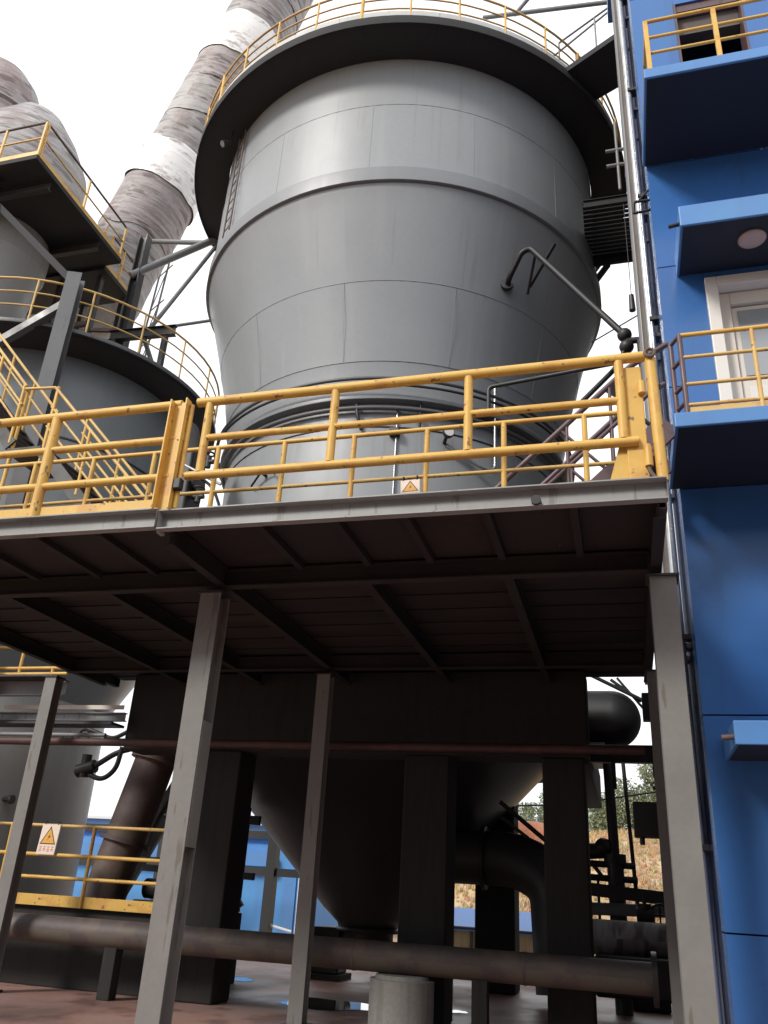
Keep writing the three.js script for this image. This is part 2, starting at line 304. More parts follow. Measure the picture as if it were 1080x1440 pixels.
[[-8.6, -80, 2.6], [-7.2, -82, 3.4], [-6.2, -80, 2.4]].forEach(([x, z, h], i) => tree(x, z, h + 1.2, 3.4, M.leaf, ['far dark tree seen beside hopper, leftmost of three', 'far dark tree seen beside hopper, middle of three', 'far dark tree seen beside hopper, rightmost of three'][i], 'far trees seen beside the hopper'));
{ // pale tower blocks far away
  [[-36.9, 3.6, 30.4, 0], [-33, 2.6, 29.4, 1]].forEach(([x, w, h, i]) => {
    const t = thing('tower_block', ['wider pale tower block faint on the horizon', 'slimmer pale tower block faint on the horizon'][i], 'building', [x, 0, -298], 'far tower blocks');
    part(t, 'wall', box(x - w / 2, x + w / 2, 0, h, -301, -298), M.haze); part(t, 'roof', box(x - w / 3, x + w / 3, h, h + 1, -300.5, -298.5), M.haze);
  });
  solo('soil_bank', 'bare red soil bank at foot of the far trees', 'bank', lathe([[3.4, 0], [3.1, 1.4], [2, 2.1], [0.9, 2.3], [0.01, 2.3]], -6.6, -62, 24).translate(0, hillY(-6.6, -62) - 0.9, 0), M.redSoil);
}
{ // standing water
  const outline = (cx, cz, a, b, s, n = 40) => { const sh = new THREE.Shape(); for (let i = 0; i < n; i++) { const t = i / n * 6.28319, k = 1 + 0.16 * Math.sin(3 * t + s) + 0.1 * Math.sin(5 * t + 2 * s); const x = a * k * Math.cos(t), y = b * k * Math.sin(t); i ? sh.lineTo(x, y) : sh.moveTo(x, y); } return new THREE.ShapeGeometry(sh).rotateX(-Math.PI / 2).translate(cx, 0.006, cz); };
  struct('puddle', outline(-4.45, -13.75, 0.82, 0.6, 1), M.water);
  struct('puddle_001', outline(-2.62, -14.35, 0.14, 0.16, 2), M.water);
  struct('puddle_002', outline(-6.9, -15.8, 0.3, 0.3, 3), M.water);
}

// ---------------------------------------------------------------- the great silo
const SX = -4.96, SZ = -17.3;
const aim = Math.atan2(-SX, -SZ); // towards the viewer, lathe angle
{
  const t = thing('storage_silo', 'huge grey steel silo with flared upper body and conical hopper below', 'silo', [SX, 0, SZ]);
  const L = (n, p, m, l) => part(t, n, lathe(p, SX, SZ, 128), m, l);
  L('upper_shell', [[5.06, 15.52], [5.06, 17.44], [5.052, 17.45], [5.052, 18.9], [5.05, 20.3]], M.silo);
  L('stiffening_band', [[5.06, 15.13], [5.13, 15.13], [5.14, 15.15], [5.14, 15.49], [5.13, 15.51], [5.06, 15.515]], M.siloBand, 'flat steel band around the widest girth');
  L('upper_cone', [[4.47, 13.035], [4.64, 13.7], [4.92, 14.72], [5.03, 15.0], [5.06, 15.125]], M.silo);
  L('lower_cone', [[4.1, 11.3], [4.25, 12.2], [4.47, 13.02], [4.462, 13.03]], M.silo);
  L('throat', [[3.99, 10.5], [4.02, 10.9], [4.1, 11.29]], M.silo);
  L('lower_shell', [[3.94, 4.4], [3.95, 10.495]], M.silo);
  L('flange', [[3.95, 10.38], [4.13, 10.38], [4.14, 10.4], [4.14, 10.47], [4.13, 10.49], [3.95, 10.492]], M.siloBand);
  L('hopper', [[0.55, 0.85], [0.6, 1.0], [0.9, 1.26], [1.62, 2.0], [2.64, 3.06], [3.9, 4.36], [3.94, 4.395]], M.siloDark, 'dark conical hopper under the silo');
  L('outlet', [[0.5, 0.6], [0.5, 0.84], [0.62, 0.85], [0.62, 0.92], [0.56, 0.93]], M.darkSteel);
  L('roof', [[5.05, 20.3], [5.12, 20.3], [5.12, 20.36], [1.2, 22.1], [0.01, 22.2]], M.silo);
  // weld seams of the shell plates
  for (let k = 0; k < 14; k++) { const a = k * 0.4488 + 0.1, r = 5.062; part(t, 'weld_seam', cyl(V(SX + r * Math.sin(a), 15.52, SZ + r * Math.cos(a)), V(SX + r * Math.sin(a), 17.44, SZ + r * Math.cos(a)), 0.004, 0.004, 5), M.silo); }
  for (let k = 0; k < 12; k++) { const a = k * 0.5236 + 0.52; part(t, 'weld_seam', cyl(V(SX + 4.106 * Math.sin(a), 11.3, SZ + 4.106 * Math.cos(a)), V(SX + 4.474 * Math.sin(a), 13.02, SZ + 4.474 * Math.cos(a)), 0.004, 0.004, 5), M.silo); }
  part(t, 'weld_seam', torus(SX, 17.445, SZ, 5.057, 0.011), M.siloBand); part(t, 'weld_seam', torus(SX, 13.03, SZ, 4.468, 0.012), M.siloBand); part(t, 'weld_seam', torus(SX, 11.295, SZ, 4.1, 0.012), M.siloBand);
  part(t, 'weld_seam', torus(SX, 9.85, SZ, 3.95, 0.018), M.siloDark);
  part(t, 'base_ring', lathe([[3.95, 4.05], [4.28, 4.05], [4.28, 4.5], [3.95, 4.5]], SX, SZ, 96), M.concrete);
}
{ // walkway around the top, with its railing
  const t = thing('silo_walkway', 'dark circular walkway around the top of the huge silo with yellow railing', 'walkway', [SX, 18.9, SZ]);
  const RO = 5.96;
  part(t, 'deck', lathe([[5.06, 18.9], [RO, 18.9], [RO, 19.02], [5.06, 19.02]], SX, SZ, 128), M.walkway);
  part(t, 'edge_angle', lathe([[RO + 0.004, 18.86], [RO + 0.02, 18.86], [RO + 0.02, 19.1], [RO + 0.004, 19.1]], SX, SZ, 128), M.walkway);
  for (const [y, r, n] of [[20.12, 0.028, 'top_rail'], [19.75, 0.02, 'mid_rail'], [19.42, 0.02, 'mid_rail']]) part(t, n, torus(SX, y, SZ, RO - 0.05, r), M.paleYellow);
  part(t, 'kerb', lathe([[RO - 0.06, 19.03], [RO - 0.03, 19.03], [RO - 0.03, 19.32], [RO - 0.06, 19.32]], SX, SZ, 128), M.kerb);
  for (let k = 0; k < 34; k++) { const a = k / 34 * 6.28319 + 0.06, s = (RO - 0.05) * Math.sin(a), c = (RO - 0.05) * Math.cos(a), w = k % 5 === 0 ? 0.045 : 0.026; part(t, 'post', cyl(V(SX + s, 19.02, SZ + c), V(SX + s, 20.13, SZ + c), w, w, 8), M.yellow); }
}
{ // ring mains around the throat
  const t = thing('ring_main', 'pair of dark grey ring pipes clamped around the silo throat', 'pipe', [SX, 10.6, SZ]);
  part(t, 'ring_pipe', torus(SX, 10.78, SZ, 4.26, 0.038), M.slate); part(t, 'ring_pipe', torus(SX, 10.62, SZ, 4.28, 0.028), M.darkSteel); part(t, 'ring_pipe', torus(SX, 10.22, SZ, 4.06, 0.05), M.slate);
  for (let k = 0; k < 10; k++) { const a = aim + Math.PI + (k - 4.5) * 0.36, s = Math.sin(a), c = Math.cos(a); part(t, 'clamp', prism(rSec(0.05, 0.03), V(SX + 3.94 * s, 10.05, SZ + 3.94 * c), V(SX + 4.3 * s, 10.82, SZ + 4.3 * c)), M.darkSteel); }
}
const onSilo = (a, r, y) => V(SX + r * Math.sin(a), y, SZ + r * Math.cos(a));
const aOf = (x, z) => Math.atan2(x - SX, z - SZ);
{ // fittings on the lower shell
  const a1 = aOf(-3.86, -13.5), c1 = thing('conduit', 'thin pale vertical conduit with junction box on silo front', 'conduit', onSilo(a1, 4, 4.5).toArray());
  part(c1, 'tube', cyl(onSilo(a1, 3.985, 4.6), onSilo(a1, 3.985, 10.3), 0.022), M.zinc);
  part(c1, 'junction_box', rbox(-3.98, -3.78, 9.62, 9.78, -13.5, -13.36), M.darkSteel);
  const a2 = aOf(-2.17, -14.5), c2 = thing('sample_pipe', 'white vertical pipe with bend and black valve on silo front', 'pipe', onSilo(a2, 4.1, 9.2).toArray());
  part(c2, 'pipe', sweep([onSilo(a2, 4.1, 11.1), onSilo(a2, 4.1, 9.22), onSilo(a2 - 0.06, 4.1, 9.16), onSilo(a2 - 0.26, 4.05, 9.5)], 0.03, 0.12), M.zinc);
  part(c2, 'valve', cyl(onSilo(a2, 4.1, 9.55), onSilo(a2, 4.1, 9.68), 0.1, 0.07), M.black); part(c2, 'bracket', cyl(onSilo(a2 - 0.09, 3.96, 10.15), onSilo(a2, 4.12, 10.3), 0.03), M.darkSteel);
  const ag = aOf(-2.99, -13.88), g = thing('pressure_gauge', 'small round white-faced gauge on a black stem on silo front', 'gauge', onSilo(ag, 4, 9.7).toArray());
  part(g, 'stem', cyl(onSilo(ag, 3.95, 9.62), onSilo(ag, 4.2, 9.76), 0.035), M.black); part(g, 'case', cyl(onSilo(ag, 4.17, 9.72), onSilo(ag, 4.25, 9.72), 0.11, 0.11, 20), M.darkSteel); part(g, 'dial', cyl(onSilo(ag, 4.251, 9.72), onSilo(ag, 4.262, 9.72), 0.095, 0.095, 20), M.white);
  const as = aOf(-4.65, -13.4); solo('cable_stub', 'short black hose hanging from flange at silo front', 'hose', sweep([onSilo(as, 4.05, 10.3), onSilo(as + 0.01, 4.08, 10.0), onSilo(as + 0.03, 4.0, 9.75)], 0.035), M.black);
  const ah = aOf(-3.45, -13.65); solo('thermometer_probe', 'black tapered probe hanging from flange between conduit and gauge', 'probe', merge([cyl(onSilo(ah, 4.06, 9.85), onSilo(ah, 4.06, 10.08), 0.02, 0.05), cyl(onSilo(ah, 4.06, 10.08), onSilo(ah, 4.06, 10.4), 0.02)]), M.black);
  const al = aOf(-6.6, -13.73), lv = thing('lever_valve', 'small black lever valve low on the left of silo front', 'valve', onSilo(al, 4, 8.9).toArray());
  part(lv, 'lever', sweep([onSilo(al - 0.08, 4.05, 8.92), onSilo(al, 4.1, 9.12), onSilo(al + 0.06, 4.12, 9.16), onSilo(al + 0.1, 4.1, 8.98)], 0.022, 0.05), M.black); part(lv, 'stem', cyl(onSilo(al, 3.94, 9.1), onSilo(al, 4.14, 9.14), 0.035), M.black);
  solo('cable', 'thin black cable strung around silo front below the flange', 'cable', sweep([...Array(24)].map((_, i) => onSilo(aim + Math.PI - 0.95 + i * 0.075, 3.97, 9.98 - 0.16 * Math.abs(Math.sin(i * 0.27)) - (i < 4 ? (4 - i) * 0.14 : 0))), 0.012, 0.05, 6), M.black);
  // dripping ladder rail on the upper shell
  const ld = thing('rung_ladder', 'narrow rusty rung ladder on upper left of the huge silo', 'ladder', [-8.9, 15.5, -14.1]);
  const ac = aOf(-8.3, -13.45); for (const s of [-0.035, 0.035]) part(ld, 'stile', cyl(onSilo(ac + s, 5.13, 15.55), onSilo(ac + s, 5.13, 18.8), 0.022), M.brownPipe);
  for (let k = 0; k < 11; k++) part(ld, 'rung', cyl(onSilo(ac - 0.035, 5.13, 15.7 + k * 0.29), onSilo(ac + 0.035, 5.13, 15.7 + k * 0.29), 0.011, 0.011, 6), M.brownPipe);
  const fl = thing('floodlight', 'small floodlight under the walkway at top of ladder', 'floodlight', onSilo(ac - 0.03, 5.4, 18.3).toArray());
  part(fl, 'housing', cyl(onSilo(ac - 0.03, 5.35, 18.55), onSilo(ac - 0.03, 5.55, 18.35), 0.05, 0.09, 16), M.darkSteel); part(fl, 'glass', cyl(onSilo(ac - 0.03, 5.551, 18.349), onSilo(ac - 0.03, 5.56, 18.34), 0.075, 0.075, 16), M.zinc); part(fl, 'bracket', cyl(onSilo(ac - 0.03, 5.35, 18.5), onSilo(ac - 0.03, 5.35, 18.9), 0.02), M.black);
}
{ // the dark vent pipe that leaves the cone towards the building
  const t = thing('vent_pipe', 'dark crooked pipe leaving the silo cone and running down right to a valve', 'pipe', [-1.7, 10, -14]);
  part(t, 'pipe', sweep([V(-1.86, 13.38, -14.3), V(-1.66, 13.42, -13.75), V(-1.38, 13.8, -13.5), V(-1.2, 13.86, -13.5), V(0.5, 11.0, -12.9)], 0.06, 0.12), M.black);
  part(t, 'flange', cyl(V(-1.76, 13.4, -14.02), V(-1.74, 13.405, -13.94), 0.14, 0.14, 16), M.darkSteel);
  part(t, 'support', merge([prism(rSec(0.06, 0.06), V(-1.3, 13.45, -14.2), V(-0.7, 13.95, -13.55)), prism(rSec(0.05, 0.05), V(-1.35, 13.3, -14.25), V(-1.1, 13.85, -13.6))]), M.darkSteel);
  part(t, 'valve', merge([new THREE.SphereGeometry(0.13, 16, 12).translate(0.5, 11.0, -12.9), new THREE.SphereGeometry(0.13, 16, 12).translate(0.52, 10.74, -12.9)].map(uvBox)), M.darkSteel);
  part(t, 'elbow', sweep([V(0.52, 10.86, -12.9), V(0.74, 10.86, -12.9), V(0.76, 10.78, -12.9), V(0.76, 9.6, -12.9)], 0.06, 0.1), M.darkSteel); part(t, 'drop', sweep([V(0.5, 10.7, -12.9), V(0.3, 10.3, -12.9), V(-0.3, 9.55, -12.7)], 0.045), M.darkSteel);
  solo('cross_pipe', 'dark level pipe behind the yellow handrail running right from silo', 'pipe', sweep([V(-2.0, 9.7, -13.1), V(-2.0, 10.3, -13.1), V(0.32, 10.28, -12.7)], 0.04, 0.1), M.darkSteel);
}

// ---------------------------------------------------------------- concrete frame under the silo
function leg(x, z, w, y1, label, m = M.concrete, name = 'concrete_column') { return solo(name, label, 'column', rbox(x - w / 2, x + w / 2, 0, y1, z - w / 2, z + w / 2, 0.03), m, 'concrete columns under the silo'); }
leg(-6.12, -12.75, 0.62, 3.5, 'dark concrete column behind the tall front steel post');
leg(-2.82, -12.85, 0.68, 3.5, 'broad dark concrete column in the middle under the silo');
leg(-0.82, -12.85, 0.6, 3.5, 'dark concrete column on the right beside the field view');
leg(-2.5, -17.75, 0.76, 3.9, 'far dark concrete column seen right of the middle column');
{
  const t = thing('transfer_beam', 'long dark concrete beam across the columns under the platform', 'beam', [-3.6, 3.5, -12.85]);
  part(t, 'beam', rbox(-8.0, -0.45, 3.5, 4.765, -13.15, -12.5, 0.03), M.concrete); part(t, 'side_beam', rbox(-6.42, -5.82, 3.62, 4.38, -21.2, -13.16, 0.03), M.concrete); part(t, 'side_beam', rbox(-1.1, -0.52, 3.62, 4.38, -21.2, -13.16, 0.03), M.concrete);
  solo('pipe_pedestal', 'pale round concrete pedestal under the long low pipe', 'pedestal', merge([cyl(V(-2.93, 0, -11.98), V(-2.93, 0.58, -11.98), 0.42, 0.42, 28), cyl(V(-2.93, 0.58, -11.98), V(-2.93, 0.63, -11.98), 0.36, 0.34, 28)]), M.concretePale);
  const d = thing('discharge_feeder', 'dark boxy feeder standing under the hopper tip', 'machine', [-5.6, 0, -17.3]);
  part(d, 'body', rbox(-5.98, -5.42, 0.1, 0.9, -17.6, -17.0, 0.04), M.darkSteel); part(d, 'plinth', rbox(-6.05, -5.35, 0, 0.1, -17.7, -16.9, 0.01), M.concrete); part(d, 'motor', cyl(V(-5.65, 0.55, -18.1), V(-5.65, 0.55, -17.72), 0.2, 0.2, 18), M.black);
}
{ // long low pipe
  const t = thing('long_low_pipe', 'long thick brown-grey pipe lying level near the ground', 'pipe', [-4.2, 0.6, -11.96]);
  part(t, 'pipe', cyl(V(-10.5, 0.82, -11.96), V(0.2, 0.82, -11.96), 0.185, 0.185, 28), M.duskPipe);
  for (const x of [-9.2, -6.35, -3.6, -1.35]) part(t, 'weld_collar', cyl(V(x, 0.82, -11.96), V(x + 0.03, 0.82, -11.96), 0.191, 0.191, 28), M.duskPipe);
  part(t, 'end_flange', cyl(V(0.2, 0.82, -11.96), V(0.26, 0.82, -11.96), 0.3, 0.3, 28), M.darkSteel);
  for (const x of [-7.2, -1.9]) part(t, 'saddle', rbox(x - 0.1, x + 0.1, 0, 0.66, -12.06, -11.86), M.concrete);
  solo('red_pipe', 'long thin reddish pipe strung level under the platform', 'pipe', cyl(V(-11.5, 3.52, -11.9), V(0.3, 3.52, -11.9), 0.062, 0.062, 14), M.redPipe);
  solo('thin_grey_pipe', 'thin grey pipe running just above the reddish pipe', 'pipe', cyl(V(-11.5, 3.66, -12.1), V(-8.1, 3.66, -12.1), 0.035, 0.035, 10), M.greyPipe);
}

// ---------------------------------------------------------------- the steel platform
const XB = [-8.55, -7.0, -5.63, -4.12, -2.5, -1.0, 0.42];
{
  const t = thing('steel_platform', 'raised steel platform with grey edge channel and dark underside', 'platform', [-4.2, 4.4, -9.7]);
  const put = (n, g, m, l) => part(t, n, g, m, l);
  put('edge_channel', prism(cSec(-0.09, 0.2), V(-4.17, 4.755, -6.5), V(0.49, 4.755, -6.5), V(0, 1, 0)), M.fascia);
  put('edge_channel', prism(cSec(-0.09, 0.2), V(-9, 4.775, -6.49), V(-4.19, 4.775, -6.49), V(0, 1, 0)), M.fascia);
  put('splice_plate', box(-4.2, -4.16, 4.64, 4.665, -6.56, -6.47), M.fascia); put('pipe_end', cyl(V(-0.57, 4.7, -6.62), V(-0.57, 4.7, -6.38), 0.042, 0.042, 18), M.black);
  put('side_channel', prism(cSec(0.09, 0.2), V(0.49, 4.752, -6.61), V(0.49, 4.752, -13), V(0, 1, 0)), M.maroon, 'brown side channel at the right end');
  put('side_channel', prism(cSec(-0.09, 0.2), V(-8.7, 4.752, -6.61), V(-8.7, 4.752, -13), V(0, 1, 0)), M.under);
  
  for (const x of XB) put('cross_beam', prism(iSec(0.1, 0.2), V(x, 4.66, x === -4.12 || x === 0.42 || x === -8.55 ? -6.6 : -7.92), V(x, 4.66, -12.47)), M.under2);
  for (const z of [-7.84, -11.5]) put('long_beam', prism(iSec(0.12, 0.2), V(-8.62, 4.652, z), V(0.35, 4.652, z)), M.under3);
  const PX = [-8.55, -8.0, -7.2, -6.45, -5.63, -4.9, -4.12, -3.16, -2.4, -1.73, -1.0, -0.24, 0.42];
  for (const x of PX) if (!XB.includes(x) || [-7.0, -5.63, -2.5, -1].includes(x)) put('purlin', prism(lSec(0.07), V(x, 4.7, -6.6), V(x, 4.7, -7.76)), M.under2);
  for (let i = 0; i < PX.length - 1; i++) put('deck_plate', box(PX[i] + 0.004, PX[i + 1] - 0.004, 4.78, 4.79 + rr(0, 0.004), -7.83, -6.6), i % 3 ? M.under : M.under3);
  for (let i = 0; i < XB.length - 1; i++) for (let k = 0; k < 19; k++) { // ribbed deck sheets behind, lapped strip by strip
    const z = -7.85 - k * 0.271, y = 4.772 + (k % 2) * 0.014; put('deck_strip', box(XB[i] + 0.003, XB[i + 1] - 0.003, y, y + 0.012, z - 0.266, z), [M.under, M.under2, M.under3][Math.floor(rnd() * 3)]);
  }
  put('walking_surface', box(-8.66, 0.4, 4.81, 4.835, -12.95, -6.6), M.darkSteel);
}
function steelPost(x, z, w, y1, label, extra) {
  const t = thing('steel_post', label, 'post', [x, 0, z], 'steel posts carrying the platform');
  part(t, 'shaft', prism(iSec(w, w, 0.018, 0.014), V(x, 0, z), V(x, y1, z), V(0, 0, 1)), M.column);
  part(t, 'base_plate', box(x - w * 0.8, x + w * 0.8, 0.004, 0.03, z - w * 0.8, z + w * 0.8), M.darkSteel);
  part(t, 'cap_plate', box(x - w * 0.62, x + w * 0.62, y1, y1 + 0.02, z - w * 0.62, z + w * 0.62), M.darkSteel);
  if (extra) { part(t, 'cover_plate', rbox(x + w / 2 - 0.03, x + w / 2 + 0.008, 1.9, 3.1, z - w / 2 + 0.02, z + w / 2 - 0.02, 0.006), M.column); }
  return t;
}
steelPost(-4.2, -7.84, 0.24, 4.46, 'tall grey steel post at the front, left of centre', true);
steelPost(0.47, -7.84, 0.24, 4.46, 'grey steel post at the front right beside blue wall');
steelPost(-8.84, -7.84, 0.24, 4.46, 'grey steel post at the front outside the left edge');
steelPost(-8.84, -11.5, 0.2, 4.46, 'slim grey steel post at back left corner near yellow railing');
steelPost(-4.16, -11.5, 0.2, 4.46, 'slim dim steel post in the middle of the back row');
steelPost(0.5, -11.5, 0.22, 4.46, 'grey steel post at back right behind the front right one');

// ---------------------------------------------------------------- railings
const rail = (t, n, x0, x1, y, z, r, m) => part(t, n, cyl(V(x0, y, z), V(x1, y + rr(-0.012, 0.012), z), r, r, 12), m);
{
  const t = thing('gate_rail', 'heavy yellow swing rail along the right of the platform edge', 'railing', [-1.9, 5.2, -6.5]);
  rail(t, 'top_rail', -4.0, 0.44, 6.1, -6.5, 0.048, M.yellow); rail(t, 'mid_rail', -3.85, 0.18, 5.67, -6.5, 0.036, M.yellow); rail(t, 'bottom_rail', -4.0, 0.3, 5.25, -6.5, 0.044, M.yellow);
  for (const x of [-3.86, -2.5, -1.18, 0.18]) part(t, 'upright', cyl(V(x, 5.28, -6.5), V(x, 6.07, -6.5), 0.042, 0.042, 12), M.yellow);
  const h = thing('hinge_post', 'thick yellow channel post where the railing breaks, with latch', 'post', [-4.12, 4.86, -6.52]);
  part(h, 'channel', prism(cSec(0.1, 0.19, 0.014), V(-4.16, 4.86, -6.48), V(-4.16, 6.1, -6.48), V(1, 0, 0)), M.yellow);
  part(h, 'rod', cyl(V(-4.04, 4.88, -6.46), V(-4.04, 6.05, -6.46), 0.025), M.yellow); part(h, 'latch', rbox(-4.12, -4.06, 5.62, 5.72, -6.47, -6.4, 0.008), M.yellow); part(h, 'padlock', rbox(-4.06, -3.98, 5.06, 5.18, -6.46, -6.38, 0.015), M.black, 'rusty black catch');
  const p = thing('gate_post', 'wide rusty yellow post with flared foot at right platform corner', 'post', [0.28, 4.86, -6.55]);
  part(p, 'post', rbox(0.2, 0.37, 4.86, 6.02, -6.64, -6.52, 0.01), M.yellow);
  part(p, 'foot', uvBox(new THREE.ExtrudeGeometry(new THREE.Shape([[0.03, 4.86], [0.2, 4.86], [0.2, 5.5], [0.17, 5.35]].map((q) => new THREE.Vector2(...q))), { depth: 0.016, bevelEnabled: false }).translate(0, 0, -6.56)), M.yellow);
  part(p, 'pivot', cyl(V(0.36, 5.72, -6.5), V(0.36, 5.84, -6.5), 0.035), M.yellow); part(p, 'pivot', cyl(V(0.37, 5.0, -6.5), V(0.37, 5.2, -6.5), 0.035), M.yellow);
  const q = thing('corner_tube', 'leaning yellow tube post at the very corner of the platform', 'post', [0.46, 4.86, -6.52]);
  part(q, 'tube', cyl(V(0.47, 4.86, -6.52), V(0.45, 6.08, -6.5), 0.048, 0.048, 14), M.yellow); part(q, 'hook', sweep([V(0.4, 5.15, -6.5), V(0.36, 5.1, -6.5), V(0.37, 4.95, -6.5), V(0.41, 4.89, -6.5)], 0.018, 0.04, 8), M.brownPipe); part(q, 'end_ring', new THREE.TorusGeometry(0.04, 0.016, 8, 18).translate(0.45, 6.1, -6.44), M.brownPipe);
  const l = thing('edge_rail', 'heavy yellow railing with toe board along the left of the platform edge', 'railing', [-6.6, 4.86, -6.5]);
  rail(l, 'top_rail', -9, -4.18, 6.1, -6.5, 0.048, M.yellow); rail(l, 'mid_rail', -9, -4.18, 5.69, -6.5, 0.04, M.yellow); rail(l, 'bottom_rail', -9, -4.18, 5.25, -6.5, 0.042, M.yellow);
  part(l, 'toe_board', rbox(-9, -4.19, 4.885, 5.02, -6.52, -6.505, 0.004), M.yellow);
  for (const x of [-5.68, -7.2, -8.8]) part(l, 'post', cyl(V(x, 4.88, -6.5), V(x, 6.08, -6.5), 0.055, 0.055, 14), M.yellow);
  const i = thing('inner_rail', 'thin yellow four-bar railing a step behind the heavy one', 'railing', [-3.6, 4.84, -7.18]);
  rail(i, 'top_rail', -8.9, 0.2, 5.95, -7.18, 0.024, M.yellow);
  for (const y of [5.65, 5.41, 5.17]) rail(i, 'mid_rail', -8.9, 0.2, y, -7.18, 0.02, M.paleYellow);
  part(i, 'toe_board', box(-8.9, 0.2, 4.84, 4.96, -7.19, -7.18), M.yellow);
  for (let k = 0; k < 11; k++) { const x = -0.16 - k * 0.782; part(i, 'post', cyl(V(x, 4.84, -7.18), V(x, 5.95, -7.18), 0.028, 0.028, 10), M.yellow); }
}
function signTexture() {
  const c = document.createElement('canvas'); c.width = 256; c.height = 320; const x = c.getContext('2d');
  x.fillStyle = '#e9d6c6'; x.fillRect(0, 0, 256, 320);
  x.beginPath(); x.moveTo(128, 26); x.lineTo(232, 208); x.lineTo(24, 208); x.closePath(); x.fillStyle = '#e0a53a'; x.fill(); x.lineWidth = 12; x.strokeStyle = '#3a2418'; x.stroke();
  x.beginPath(); x.moveTo(96, 184); x.lineTo(130, 140); x.lineTo(112, 140); x.lineTo(140, 92); x.lineTo(134, 126); x.lineTo(154, 126); x.closePath(); x.fillStyle = '#4a2c18'; x.fill();
  x.strokeStyle = '#b06048'; x.lineWidth = 5; // four worn characters
  const L = (...p) => { x.beginPath(); for (let i = 0; i < p.length; i += 2) i ? x.lineTo(p[i], p[i + 1]) : x.moveTo(p[i], p[i + 1]); x.stroke(); };
  for (let k = 0; k < 4; k++) { const a = 22 + k * 56, b = 234; L(a, b + 8, a + 44, b + 8); L(a + 22, b - 4, a + 22, b + 56); L(a + 4, b + 24 + k * 3, a + 40, b + 24 + k * 3); if (k % 2) { L(a + 20, b + 26, a + 2, b + 54); L(a + 24, b + 26, a + 44, b + 54); } else { L(a + 6, b + 40, a + 38, b + 40, a + 38, b + 56, a + 6, b + 56, a + 6, b + 40); } }
  const t = new THREE.CanvasTexture(c); t.colorSpace = THREE.SRGBColorSpace; return t;
}
const signMat = new THREE.MeshStandardMaterial({ map: signTexture(), roughness: 0.45 });
function sign(cx, y0, z, w, h, lean, label) {
  const t = thing('warning_sign', label, 'sign', [cx, y0, z], 'hanging triangular warning signs');
  const p = part(t, 'plate', rbox(cx - w / 2, cx + w / 2, y0, y0 + h, z - 0.006, z, 0.002), M.cream);
  const g = new THREE.PlaneGeometry(w * 0.97, h * 0.97).translate(cx, y0 + h / 2, z + 0.004); part(t, 'print', g, signMat, 'yellow triangle with black edge over a line of worn characters');
  for (const s of [-0.35, 0.35]) part(t, 'wire', new THREE.TorusGeometry(0.03, 0.006, 6, 12).rotateY(1.57).translate(cx + s * w, y0 + h + 0.015, z - 0.02), M.black);
  t.rotation.z = lean; return t;
}
sign(-1.86, 5.16, -7.13, 0.2, 0.2, 0.04, 'small warning sign hung on thin railing in front of the silo');

// ---------------------------------------------------------------- maroon stair to the balcony
{
  const t = thing('link_stair', 'short maroon steel stair climbing from platform to the blue balcony', 'stair', [0, 4.85, -8]);
  const y = (x) => 5.35 + (x - 0.12) * 0.967;
  for (const z of [-7.62, -8.38]) {
    part(t, 'stringer', prism(rSec(0.05, 0.26), V(-0.55, y(-0.55) + 0.16, z), V(0.66, y(0.66) + 0.16, z)), M.maroon);
    part(t, 'handrail', sweep([V(-1.12, y(-1.12) + 1.25, z), V(0.33, y(0.33) + 1.22, z), V(0.72, 7.0, z)], 0.03, 0.1, 10), M.maroon); part(t, 'mid_rail', cyl(V(-0.75, y(-0.75) + 0.75, z), V(0.6, y(0.6) + 0.7, z), 0.024, 0.024, 8), M.maroon);
    for (const x of [-0.35, 0.1, 0.55]) part(t, 'baluster', cyl(V(x, y(x) + 0.2, z), V(x, y(x) + 1.2, z), 0.018, 0.018, 8), M.maroon);
    part(t, 'brace', cyl(V(-0.42, y(-0.42) + 1.24, z), V(0.08, y(0.08) + 0.2, z), 0.018, 0.018, 8), M.maroon);
  }
  for (let k = 0; k < 5; k++) { const x = -0.38 + k * 0.22; part(t, 'tread', box(x - 0.12, x + 0.12, y(x) + 0.12, y(x) + 0.15, -8.33, -7.67), M.maroon); }
  const hl = thing('horn_lamp', 'grey cone-shaped lamp shade behind the yellow corner post', 'lamp', [0.3, 6.9, -8.9]);
  part(hl, 'shade', cyl(V(0.3, 6.78, -8.3), V(0.16, 6.98, -8.2), 0.05, 0.16, 18), M.greyPipe); part(hl, 'arm', sweep([V(0.3, 6.78, -8.3), V(0.45, 6.62, -8.5), V(0.82, 6.6, -8.95)], 0.025), M.brownPipe);
}

